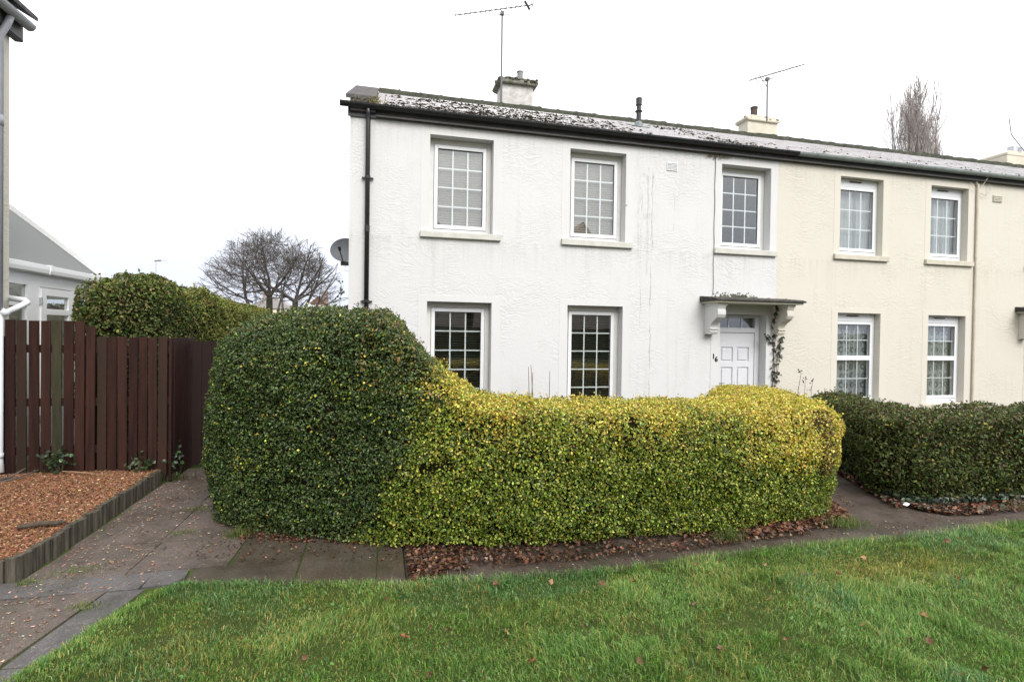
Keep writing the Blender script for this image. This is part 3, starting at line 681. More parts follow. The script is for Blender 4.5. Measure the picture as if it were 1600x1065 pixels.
# downpipe with clips
dp = MB(); dp.use(M['black_plastic']); x = -.235
dp.tube([(x, -.115, 5.19), (x, -.085, 5.12), (x, -.075, 5.0), (x, -.075, 0)], .036, 12); DP = dp.build('downpipe', None, HA, smooth=True)
for z in (4.17, 2.31, .5):
    k = MB(); k.tube([(x, -.075, z-.02), (x, -.075, z+.02)], .044, 12).box(x-.085, x+.085, -.05, -.012, z-.009, z+.009); k.build('bracket', M['black_plastic'], DP)
for z in (3.4, 1.4):
    k = MB(); k.tube([(x, -.075, z-.05), (x, -.075, z+.05)], .04, 12); k.build('joint_collar', M['black_plastic'], DP)
# air vent with small holes
av = MB(); av.use(M['upvc']); av.box(4.79, 4.99, -.014, -.001, 4.73, 4.87); av.use(M['dark_rubber'])
for i in range(8):
    for j in range(5): av.box(4.80+i*.0235, 4.813+i*.0235, -.0165, -.013, 4.745+j*.024, 4.757+j*.024)
av.build('air_vent', None, HA)
cb_ = MB(); pts = [(5.74+.006*math.sin(k*1.7), -.012, 5.06-k*.19) for k in range(14)]; cb_.use(M['twig']).tube(pts, .0045, 5)
for k in range(16):
    a0 = rng.uniform(5.62, 5.95); cb_.tube([(a0, -.03, 5.08), (a0+rng.normal(0, .05), -.04, 5.03+rng.normal(0, .015)), (a0+rng.normal(0, .08), -.035, 5.07)], .004, 4)
cb_.build('cable', None, HA)

# ---- house B: cream neighbour
HB = thing('terraced_house', (7.06, 0, 0), 'cream rendered middle house with grey gutter and lace curtains, right of the white house', 'house', 'houses of the terrace')
opsB = [(8.46, 9.47, 3.46, 4.94), (10.66, 11.63, 3.46, 4.94), (8.46, 9.47, .56, 2.34), (10.66, 11.63, .56, 2.34), (13.45, 14.42, 0, 2.26), (13.35, 14.35, 3.46, 4.94)]
wb = MB(); wb.use(M['cream_render']); wall_front(wb, 7.06, 15.1, -.1, ZE, opsB)
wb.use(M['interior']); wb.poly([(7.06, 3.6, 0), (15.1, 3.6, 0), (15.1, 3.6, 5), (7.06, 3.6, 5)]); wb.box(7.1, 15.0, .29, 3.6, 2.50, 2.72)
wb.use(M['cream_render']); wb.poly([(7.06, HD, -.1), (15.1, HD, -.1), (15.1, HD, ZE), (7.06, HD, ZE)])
wb.build('wall', None, HB, fix=False)
for (a, b_, c, e) in opsB[:2]+opsB[5:]: window(HB, a, b_, c, e, .13, 3, sub=False, vent=True, curtain='net', sillm='sill_cream', surround='cream_smooth')
for (a, b_, c, e) in opsB[2:4]: window(HB, a, b_, c, e, .13, 4, transom=1.47, sub=False, vent=True, curtain='net', sillm='sill_cream', surround='cream_smooth')
front_door(HB, 13.45, 14.42, 2.26, None)
s = MB(); s.box(13.27, 13.45, -.006, -.001, 0, 2.43).box(14.42, 14.6, -.006, -.001, 0, 2.43).box(13.45, 14.42, -.006, -.001, 2.26, 2.43); s.build('door_surround', M['cream_smooth'], HB)
canopy(HB, 12.98, 14.85, True); corbel(HB, 13.10, 13.24, M['cream_smooth']); corbel(HB, 14.6, 14.74, M['cream_smooth'])
fa = MB(); fa.box(7.392, 15.1, -.034, -.002, ZE-.005, 5.255); fa.build('fascia', M['slate_fascia'], HB)
gutter(HB, 7.38, 15.1, M['grey_gutter'])
RB = roof(HB, 7.06, 15.09)
moss(RB, [(rng.uniform(7.1, 14.9), -.1+abs(rng.normal(0, .9)), rng.uniform(.015, .04), rng.uniform(.01, .025)) for i in range(110)])
CB = chimney(HB, 9.17, 10.08, 3.66, 4.05, 6.6, 7.52, M['chimney_cream'], M['chimney_cream'], .07)
po = MB(); po.use(M['pot_dark']); po.tube([(9.50, 3.85, 7.5), (9.50, 3.85, 7.90)], .085, 12).tube([(9.50, 3.85, 7.88), (9.50, 3.85, 7.92)], .095, 12); po.build('chimney_pot', None, CB)
po = MB(); po.tube([(9.86, 3.85, 7.54), (9.86, 3.85, 7.62), (9.86, 3.85, 7.65)], [.13, .12, .14], 12); po.build('chimney_pot', M['pot_dark'], CB)
dp = MB(); dp.tube([(11.83, -.03, 5.04), (11.83, -.03, 0)], .022, 8).tube([(11.78, -.03, 5.1), (11.83, -.035, 5.0)], .018, 6)
dp.tube([(11.62, -.03, 5.08), (11.66, -.05, 4.95), (11.78, -.05, 4.93)], .005, 5).tube([(11.86, -.04, 4.86), (12.02, -.06, 4.82), (12.14, -.05, 4.93), (12.12, -.04, 5.08)], .005, 5).tube([(12.02, -.1, 5.2), (11.9, -.06, 5.0), (11.85, -.04, 4.95)], .006, 5)
dp.build('waste_pipe', mat('painted pipe', (.58, .53, .44), .6, col2=(.46, .39, .32), vscale=6), HB)
av = MB(); av.use(M['sill_cream']); av.box(12.28, 12.52, -.014, -.001, 4.72, 4.86)
for j in range(4): av.box(12.28, 12.52, -.024, -.014, 4.735+j*.033, 4.75+j*.033)
av.build('air_vent', None, HB)

# ---- house C, further along the same terrace
HC = thing('terraced_house', (15.1, 0, 0), 'farthest house of the terrace, seen only as a roof end and cream chimney', 'house', 'houses of the terrace')
opsC = [(16.5, 17.5, 3.46, 4.94), (18.7, 19.7, 3.46, 4.94), (16.5, 17.5, .56, 2.34), (18.7, 19.7, .56, 2.34)]
wc = MB(); wc.use(M['cream_render']); wall_front(wc, 15.1, 23, -.1, ZE, opsC)
wc.use(M['interior']); wc.poly([(15.1, 1.6, 0), (23, 1.6, 0), (23, 1.6, 5), (15.1, 1.6, 5)]); wc.use(M['cream_render'])
wc.poly([(23, 0, -.1), (23, HD, -.1), (23, HD, roofz(HD)-.06), (23, 3.5, roofz(3.5)-.06), (23, 0, roofz(0)-.06)]); wc.poly([(15.1, HD, -.1), (23, HD, -.1), (23, HD, ZE), (15.1, HD, ZE)])
wc.build('wall', None, HC, fix=False)
for i, (a, b_, c, e) in enumerate(opsC): window(HC, a, b_, c, e, .13, 3 if i < 2 else 4, transom=None if i < 2 else 1.47, sub=False, curtain='net', sillm='sill_cream', surround='cream_smooth')
fa = MB(); fa.box(15.1, 23, -.034, -.002, ZE-.005, 5.255); fa.build('fascia', M['slate_fascia'], HC)
gutter(HC, 15.11, 23.1, M['grey_gutter']); roof(HC, 15.1, 23.1)
CC = chimney(HC, 18.15, 19.4, 3.66, 4.5, 6.6, 7.46, M['chimney_cream'], M['chimney_cream'], .02)
for x in (18.72, 19.05):
    po = MB(); po.tube([(x, 3.9, 7.5), (x, 3.9, 7.78)], .13, 12); po.build('chimney_pot', M['galv'], CC)

# ------------------------------------------------------------------ aerials
def aerial(base, top, b0, b1, n, label, kind):
    T = thing('tv_aerial', base, label, 'aerial', 'television aerials on the chimneys')
    m_ = MB(); m_.tube([base, top], .021, 8); m_.build('mast', M['alu'], T)
    b0, b1 = Vector(b0), Vector(b1); d = (b1-b0).normalized(); side = Vector((-.18, 1, 0)).normalized()
    bo = MB(); bo.tube([b0, b1], .012, 6); bo.build('boom', M['alu'], T)
    el = MB()
    for i in range(n):
        p = b0.lerp(b1, i/(n-1)*.90); el.tube([p-side*.11, p+side*.11], .005, 4); el.tube([p-Vector((0, 0, .022)), p+Vector((0, 0, .022))], .008, 5)
    el.build('directors', M['alu'], T)
    t = Vector(top); br = MB(); c = b0.lerp(b1, .43); c2 = b0.lerp(b1, .72); lo = t+Vector((0, 0, -.03))
    br.tube([c, c+Vector((.01, 0, -.10)), lo+Vector((-.18, 0, -.05)), lo, c2+Vector((-.06, 0, -.17)), c2+Vector((0, 0, -.10)), c2], .008, 5)
    br.box(t.x-.04, t.x+.04, t.y-.04, t.y+.04, t.z-.05, t.z+.03); br.build('cradle', M['alu'], T)
    rf = MB(); 
    if kind == 0:
        e = b0.lerp(b1, .92); up_ = d.cross(side).normalized()
        if up_.z < 0: up_ = -up_
        rf.tube([e+up_*.10-d*.03, e-up_*.10+d*.04], .026, 6); rf.build('dipole_box', M['black_plastic'], T)
        rf = MB(); e = b1; rf.tube([e+up_*.09+d*.05, e, e-up_*.09-d*.06], .010, 5); rf.tube([e+up_*.05, e+up_*.05+side*.2], .008, 4); rf.build('reflector', M['alu'], T)
    else:
        e = b0.lerp(b1, .24); 
        rf.tube([e+Vector((.0, 0, .40)), e+Vector((-.13, 0, .02)), e+Vector((.16, 0, -.30))], .010, 5)
        rf.tube([e+Vector((-.02, .2, .36)), e+Vector((-.12, .15, .02)), e+Vector((.14, .2, -.26))], .008, 5)
        rf.build('reflector', M['alu'], T)
    return T
aerial((2.58, 3.5, 7.1), (2.575, 3.5, 9.12), (1.50, 3.5, 8.90), (3.30, 3.5, 9.42), 15, 'tall television aerial on a long mast at the white chimney', 0)
aerial((9.70, 3.6, 7.5), (9.69, 3.6, 8.58), (9.15, 3.6, 8.47), (10.87, 3.6, 9.12), 13, 'shorter television aerial with crossed reflector above the cream chimney', 1)
T = thing('tv_aerial', (18.95, 3.7, 7.4), 'thin bent aerial wire beside the farthest chimney pot', 'aerial', 'television aerials on the chimneys')
k = MB(); k.tube([(18.75, 3.6, 7.55), (18.2, 3.6, 8.0), (18.1, 3.6, 8.45)], .012, 5); k.build('mast', M['alu'], T)

# ------------------------------------------------------------------ satellite dish
SD = thing('satellite_dish', (-.5, 4.1, 3.4), 'grey satellite dish on the side wall behind the white corner', 'satellite dish')
c = Vector((-.80, 4.0, 3.64)); ax = Vector((-.25, -.93, .20)).normalized(); u_ = ax.cross(Vector((0, 0, 1))).normalized(); v_ = u_.cross(ax)
dm = MB(); nr, na = 6, 28
for side_ in (0., .012):
    i0 = len(dm.v)
    for i in range(nr+1):
        for j in range(na):
            r_ = i/nr; th = 2*math.pi*j/na; p = c+u_*(.33*r_*math.cos(th))+v_*(.27*r_*math.sin(th))+ax*(.07*r_*r_-side_); dm.v.append(tuple(p))
    for i in range(nr):
        for j in range(na): dm.f.append((i0+i*na+j, i0+i*na+(j+1) % na, i0+(i+1)*na+(j+1) % na, i0+(i+1)*na+j)); dm.m.append(0)
dm.build('reflector', M['dish'], SD, smooth=True)
k = MB(); k.tube([c-v_*.30+ax*.05, c-v_*.30+ax*.10, c-v_*.10+ax*.42], .012, 6).tube([c-v_*.06+ax*.44, c-v_*.12+ax*.36], .03, 8); k.build('feed_arm', M['black_plastic'], SD)
k = MB(); k.tube([c-ax*.02, c-ax*.10, (-.5, c.y+.12, c.z-.1)], .022, 6).box(c.x-.10, c.x+.16, c.y-.12, c.y+.02, c.z-.33, c.z-.25); k.build('bracket', M['black_plastic'], SD)
k = MB(); k.tube([c-v_*.30, c-v_*.38+Vector((.03, 0, 0)), c-v_*.45, (-.5, c.y+.1, c.z-.5)], .005, 5); k.build('cable', M['galv'], SD)

# ------------------------------------------------------------------ neighbour on the left and its conservatory
HN = thing('side_house', (-4.25, -5, 0), 'cream house at the left edge with grey gutter and white lower pipe', 'house')
XN = -4.25; YN = -.95
k = MB(); k.use(M['cream_render']).box(-10, XN, -9, YN, -.1, 5.33); k.build('wall', None, HN)
def rz(x): return 5.50+(-4.02-x)*.6
k = MB(); 
for i in range(8):
    xa = -4.02-i*.36; xb = xa-.36; k.prism([(xa, rz(xa)-.02), (xa, rz(xa)+.03), (xb, rz(xb)+.012), (xb, rz(xb)-.03)], 'y', -9.1, YN+.10)
k.prism([(-6.9, rz(-6.9)), (-10.2, rz(-6.9)-2), (-10.2, rz(-6.9)-2.05), (-6.9, rz(-6.9)-.05)], 'y', -9.1, YN+.10); k.build('roof', M['coping'], HN)
k = MB(); k.poly([(-4.25, YN, 5.33), (-4.25, YN, rz(-4.25)-.03), (-6.9, YN, rz(-6.9)-.05), (-10, YN, 5.33)]); k.build('gable', M['cream_render'], HN, fix=False)
k = MB(); k.box(-4.20, -4.17, -9.05, YN+.10, 5.22, 5.42).box(-4.25, -4.17, -9.05, YN+.10, 5.215, 5.235); k.build('fascia', M['slate_fascia'], HN)
th = np.linspace(math.pi, 2*math.pi, 9)
k = MB(); k.prism([(-4.10+.065*math.cos(t), 5.425+.07*math.sin(t)) for t in th], 'y', -9.1, YN+.10); k.build('gutter', mat('pale grey gutter', (.30, .31, .33), .45, .4, var=.15, vscale=6), HN)
k = MB(); k.tube([(-4.12, -1.16, 5.36), (-4.14, -1.18, 5.26), (-4.195, -1.21, 5.1), (-4.195, -1.22, 2.0)], .038, 10).tube([(-4.195, -1.215, 4.1), (-4.195, -1.215, 4.22)], .043, 10)
k.use(M['white_pipe']); DN = k.build('downpipe', M['grey_pipe'], HN, smooth=True)
k = MB(); k.tube([(-4.195, -1.22, 1.99), (-4.195, -1.22, .36), (-4.17, -1.24, .2)], .042, 10).tube([(-4.195, -1.22, .42), (-4.195, -1.22, .36)], .047, 10); k.build('lower_pipe', M['white_pipe'], DN, smooth=True)
k = MB(); k.tube([(-4.30, -.90, 2.19), (-4.06, -1.02, 2.16), (-4.01, -1.06, 2.13), (-4.04, -1.12, 2.09), (-4.15, -1.20, 2.0)], .033, 10).tube([(-4.13, -1.19, 2.03), (-4.17, -1.21, 1.99)], .045, 10); k.build('inlet_pipe', M['white_pipe'], DN, smooth=True)

XC, Y0C, Y1C = -4.5, YN+.02, 1.74
CN = thing('conservatory', (XC, .4, 0), 'white framed conservatory with grey panelled roof behind the brown fence', 'conservatory')
k = MB(); k.use(M['bright_upvc'])
k.box(XC-.06, XC, Y0C, Y1C, 2.40, 2.56)
for ya, yb in ((Y0C, Y0C+.07), (-.16, .02), (.02, .10), (.87, .98), (Y1C-.07, Y1C)): k.box(XC-.06, XC, ya, yb, .1, 2.40)
k.box(XC-.06, XC, Y0C+.07, -.16, 2.12, 2.18).box(XC-.06, XC, Y0C+.07, -.16, .1, .7)
k.box(XC-.06, XC, .98, Y1C-.07, .1, .7)
k.box(XC-.9, XC-.06, Y1C-.06, Y1C, .1, .7).box(-7.4, XC-.06, Y1C-.06, Y1C, 2.3, 2.5).box(-7.4, -7.34, Y0C, Y1C, .1, 2.5).box(-7.4, XC-.061, Y1C-.055, Y1C-.005, .1, .65)
k.build('frame', None, CN)
k = MB(); k.box(XC-.04, XC+.02, .10, .22, .12, 2.38).box(XC-.04, XC+.02, .75, .87, .12, 2.38).box(XC-.04, XC+.02, .22, .75, 2.28, 2.38).box(XC-.04, XC+.02, .22, .75, 2.02, 2.10).box(XC-.04, XC+.02, .22, .75, .12, .8)
DC = k.build('door', M['bright_upvc'], CN, bevel=.004)
k = MB(); k.box(XC-.01, XC-.004, .22, .75, 2.10, 2.28).box(XC-.01, XC-.004, .22, .75, .8, 2.02); k.build('pane', M['glass'], DC)
for z in (.6, 2.2): k = MB(); k.box(XC+.0, XC+.035, .085, .10, z-.05, z+.05); k.build('hinge', M['galv'], DC)
for ya, yb, za, zb in ((Y0C+.07, -.16, 2.18, 2.40), (Y0C+.07, -.16, .7, 2.12), (.98, Y1C-.07, .7, 2.40)):
    k = MB(); k.box(XC-.035, XC-.028, ya, yb, za, zb); k.build('window_pane', M['glass'], CN)
k = MB(); nn_ = 40; yy = np.linspace(Y0C+.1, Y1C-.1, nn_)
for i in range(nn_-1): k.poly([(XC-.25+.02*math.sin(yy[i]*40), yy[i], .6), (XC-.25+.02*math.sin(yy[i+1]*40), yy[i+1], .6), (XC-.25+.02*math.sin(yy[i+1]*40), yy[i+1], 2.08), (XC-.25+.02*math.sin(yy[i]*40), yy[i], 2.08)])
k.build('curtain', M['curtain'], CN, fix=False)
def cz(x): return 2.66+(XC-x)*.83
k = MB(); k.use(M['poly']); xr = -6.9
k.poly([(XC, Y0C+.45, cz(XC)+.02), (XC, Y1C-.05, cz(XC)+.02), (xr, Y1C-.05, cz(xr)+.02), (xr, Y0C+.45, cz(xr)+.02)])
k.use(M['poly_dark']).poly([(XC, Y0C, cz(XC)+.02), (XC, Y0C+.45, cz(XC)+.02), (xr, Y0C+.45, cz(xr)+.02), (xr, Y0C, cz(xr)+.02)])
RC = k.build('roof', None, CN, fix=False)
k = MB(); k.prism([(XC+.05, cz(XC)+.0), (XC+.05, cz(XC)+.08), (xr, cz(xr)+.10), (xr, cz(xr)+.0)], 'y', Y1C-.08, Y1C+.0)
k.prism([(xr, cz(xr)-.02), (xr, cz(xr)+.12), (xr-.12, cz(xr)+.12), (xr-.12, cz(xr)-.02)], 'y', Y0C, Y1C); k.build('verge_trim', M['bright_upvc'], RC)
k = MB(); k.poly([(XC, Y1C-.03, 2.5), (XC, Y1C-.03, cz(XC)), (xr, Y1C-.03, cz(xr)), (-7.4, Y1C-.03, 2.5)]); k.build('gable_panel', M['bright_upvc'], RC, fix=False)
k = MB(); k.prism([(XC+.0, 2.56), (XC+.10, 2.57), (XC+.11, 2.62), (XC+.11, 2.68), (XC+.0, 2.68)], 'y', Y0C, Y1C+.03)
for y in (.12, 1.25): k.prism([(XC-.0, 2.552), (XC+.105, 2.56), (XC+.12, 2.61), (XC+.12, 2.69), (XC+.0, 2.69)], 'y', y, y+.05)
k.build('gutter', M['bright_upvc'], CN, bevel=.004)

# ------------------------------------------------------------------ fences
FF = thing('picket_fence', (-3.4, -1.2, .12), 'dark brown timber fence of upright boards behind the wood chip bed', 'fence')
x = -4.15; i = 0; YF = -1.17
while x < -2.56:
    gap = .012 if x > -3.3 else (.024 if i % 3 == 1 else .016)
    wd = .095+rng.uniform(-.004, .004); zt = 1.925 if x < -3.40 else (1.87 if x < -3.25 else 1.75); zt += rng.uniform(-.008, .008); ln_ = rng.normal(0, .0035)
    k = MB(); k.prism([(x, .10), (x+wd, .10), (x+wd+ln_, zt), (x+ln_, zt+rng.normal(0, .004))], 'y', YF-.02, YF)
    k.build('picket', M['fence_old'] if i in (4,) else FENCES[int(rng.integers(4))], FF, bevel=.003); x += wd+gap; i += 1
for z in (.42, .98, 1.60):
    k = MB(); k.box(-4.2, -2.5, YF+.002, YF+.04, z-.045, z+.045); k.build('rail', M['fence'], FF)
for x in (-4.18, -3.36, -2.50):
    k = MB(); k.box(x-.045, x+.045, YF+.042, YF+.13, 0, 1.74); k.build('post', M['fence'], FF)
FS = thing('side_fence', (-2.5, -.5, 0), 'dark brown close boarded fence running back beside the path', 'fence')
k = MB(); y = -1.21
while y < -.45:
    wd = .10; z = 1.75-.02*rng.random(); off = .012*(int((y+9)*20) % 2)
    k.prism([(-2.50+off, y), (-2.475+off, y), (-2.475+off, y+wd), (-2.50+off, y+wd)], 'z', .02, z); y += wd+.008
k.build('boards', M['fence'], FS)
for z in (.4, 1.4): k = MB(); k.box(-2.545, -2.502, -1.15, .3, z, z+.08); k.build('rail', M['fence'], FS)
GT = thing('side_gate', (-1.5, -.5, 0), 'plank gate with path end shade put into its board colour, beside the tall hedge', 'gate')
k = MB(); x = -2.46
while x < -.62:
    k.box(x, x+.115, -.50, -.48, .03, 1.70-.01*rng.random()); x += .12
k.build('boards', mat('shade dark timber', (.016, .007, .006), .8), GT)  # shade at the path end is put into the near-black board colour
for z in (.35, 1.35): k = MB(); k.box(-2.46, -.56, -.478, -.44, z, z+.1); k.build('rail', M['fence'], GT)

# ------------------------------------------------------------------ raised bed
ED = thing('timber_edging', (-2.55, -2.5, 0), 'weathered grey timber edging of upright logs holding back the wood chips', 'edging')
k = MB(); y = -3.84
while y < -1.30:
    wd = rng.uniform(.07, .10); zt = .165+rng.uniform(-.012, .012); x = -2.555+rng.normal(0, .004)
    prof = [(x-.04, y), (x-.0, y+.004), (x+.012, y+wd*.3), (x+.012, y+wd*.7), (x, y+wd-.006), (x-.04, y+wd-.002)]; k.prism(prof, 'z', -.03, zt); y += wd
k.build('long_side', M['edging'], ED)
k = MB(); x = -2.56
while x > -6.:
    wd = rng.uniform(.07, .10); zt = .165+rng.uniform(-.012, .012); y = -3.84
    prof = [(x, y+.03), (x-.004, y-.004), (x-wd*.3, y-.014), (x-wd*.7, y-.014), (x-wd+.006, y), (x-wd+.002, y+.03)]; k.prism(prof, 'z', -.03, zt); x -= wd
k.build('short_side', M['edging'], ED)
k = MB(); gx, gy = 40, 40
XX = np.linspace(-6.2, -2.585, gx); YY = np.linspace(-3.82, -1.1, gy)
Pg = np.array([(x, y, 0) for y in YY for x in XX]); hh = .125+.035*vnoise(Pg, 2.2)+.02*(np.abs(Pg[:, 1]+1.2) < .25); 
Fg = np.array([(j*gx+i, j*gx+i+1, (j+1)*gx+i+1, (j+1)*gx+i) for j in range(gy-1) for i in range(gx-1)]); Pg[:, 2] = hh
o = npmesh('wood_chip_bed', Pg, [Fg], mat('chip bed', (.16, .085, .045), .9, col2=(.26, .14, .08), vscale=40, bump=1., bscale=90, bdist=.02), smooth=True); o['kind'] = 'structure'
def strip(n, pts, lo_, hi_):
    pts = np.array(pts); t = rng.uniform(0, len(pts)-1, n); i = t.astype(int); f_ = (t-i)[:, None]; q = pts[i]*(1-f_)+pts[i+1]*f_
    q = q.copy(); q[:, 1] += rng.uniform(lo_, hi_, n); return np.c_[q, rng.uniform(-.008, .02, n)]
def chips(name, P, size, pal, wts, m, tilt=.6, asp=(.25, .6), parent=None):
    n = len(P); C = np.array(pal)[rng.choice(len(pal), n, p=wts)]; C = jitter(C, .2)
    a = rng.uniform(0, 2*np.pi, n); t = np.stack([np.cos(a), np.sin(a), rng.normal(0, tilt*.5, n)], 1); t = unit(t)
    nn = np.tile([0, 0, 1.], (n, 1))+tilt*rng.normal(size=(n, 3)); nn = unit(nn-t*(nn*t).sum(1, keepdims=True)); s_ = np.cross(nn, t)
    L_ = size*rng.uniform(.4, 1.3, (n, 1)); W_ = L_*rng.uniform(asp[0], asp[1], (n, 1)); T_ = .003
    c = P
    v = np.stack([c-t*L_*.5-s_*W_*.4, c+t*L_*.5-s_*W_*.5, c+t*L_*.42+s_*W_*.5, c-t*L_*.5+s_*W_*.35], 1)
    v = np.concatenate([v, v+nn[:, None, :]*T_], 1); k_ = np.arange(n)[:, None]*8
    F_ = np.concatenate([k_+np.array(q) for q in ((3, 2, 1, 0), (4, 5, 6, 7), (0, 1, 5, 4), (1, 2, 6, 5), (2, 3, 7, 6), (3, 0, 4, 7))])
    return npmesh(name, v.reshape(-1, 3), [F_], m, parent, np.repeat(C, 8, 0))
n = 46000; P = np.stack([rng.uniform(-5.2, -2.59, n), rng.uniform(-3.80, -1.15, n), np.zeros(n)], 1); P[:, 2] = .137+.035*vnoise(np.c_[P[:, :2], np.zeros(n)], 2.2)+rng.uniform(0, .012, n)
o = chips('wood_chips', P, .024, [(.28, .135, .070), (.20, .088, .045), (.37, .20, .11), (.55, .38, .26), (.11, .05, .03)], [.36, .30, .19, .04, .11], M['chips'])
tag(o, 'orange brown wood chip mulch covering the raised bed at the left', 'mulch', kind='stuff')
n = 1500; P = np.stack([-2.50+np.abs(rng.normal(0, .7, n)), rng.uniform(-5.2, -.9, n), np.full(n, .006)], 1); P = P[(P[:, 0] < -1.3) & ~((P[:, 1] < -4.1) & (P[:, 0] > -2.0))]
m_ = rng.random(len(P)) < .6
PD = np.concatenate([strip(700, [(.25, -4.25), (1.6, -4.32), (3, -4.3), (4.8, -4.2), (6, -4.2), (9, -4.15)], -.2, .25), strip(160, [(5.1, -3.6), (5.4, -3.0), (5.9, -2.0)], -.1, .1)]); PD[:, 2] = -.020
od = chips('path_debris', PD, .016, [(.10, .05, .03), (.22, .13, .08), (.05, .03, .02), (.35, .28, .22)], [.4, .25, .2, .15], M['chips'], .15); tag(od, 'bits of leaf and bark scattered on the tarmac path before the hedges', 'debris', kind='stuff')
o = chips('scattered_chips', P, .018, [(.34, .20, .13), (.5, .4, .3), (.14, .08, .05)], [.5, .25, .25], M['chips'], .15)
tag(o, 'small pale wood chips strewn over the slab path beside the edging', 'wood chips', kind='stuff')
k = MB(); k.tube([(-2.93, -3.17, .185), (-2.80, -3.12, .19), (-2.66, -3.13, .19), (-2.60, -3.11, .195)], [.018, .024, .022, .008], 8); o = k.build('stick', M['log'], None, loc=(-2.8, -3.14, .17)); tag(o, 'thick grey brown stick lying on the wood chips near the edging', 'stick')
k = MB(); k.tube([(-3.52, -1.33, .21), (-3.35, -1.36, .20), (-3.18, -1.38, .18)], [.006, .008, .004], 6); o = k.build('twig', mat('pale twig', (.30, .20, .12), .8), None, loc=(-3.35, -1.35, .17)); tag(o, 'thin pale twig lying at the foot of the brown fence', 'twig')
k = MB(); k.tube([(-4.12, -1.62, .17), (-3.95, -1.45, .20), (-3.86, -1.36, .27)], [.012, .012, .006], 6).tube([(-4.02, -1.58, .17), (-3.88, -1.50, .19), (-3.75, -1.33, .24)], [.010, .010, .004], 6); o = k.build('twig', M['bark_dark'], None, loc=(-3.95, -1.5, .17)); tag(o, 'pair of dark bent twigs by the foot of the white pipe', 'twig')

# ------------------------------------------------------------------ hedges
def seg_sdf(P, segs):
    """segs: list of (x0,y0,r0,x1,y1,r1): footprint distance of tapered capsules with flat-ish ends"""
    d = np.full(len(P), 1e9)
    for x0, y0, r_0, x1, y1, r_1 in segs:
        a = np.array([x0, y0]); b2 = np.array([x1, y1])-a; q = P[:, :2]-a; t = np.clip((q@b2)/(b2@b2), 0, 1)
        dist = np.linalg.norm(q-t[:, None]*b2, axis=1)-(r_0+(r_1-r_0)*t); d = np.minimum(d, dist)
    return d
def hedge_sdf(P, segs, H, R, bulge=.06, seed=0, lump=.05):
    hh_ = H(P); dh = seg_sdf(P, segs)+bulge*1.6*((P[:, 2]/hh_-.62)/.62)**2
    dv = P[:, 2]-hh_
    r = R(P) if callable(R) else R
    qx, qy = dh+r, dv+r
    d = np.minimum(np.maximum(qx, qy), 0)+np.hypot(np.maximum(qx, 0), np.maximum(qy, 0))-r
    return d+lump*(vnoise(P, 2.6, seed)-.5)*2+.035*(vnoise(P, 9., seed+3)-.5)*2
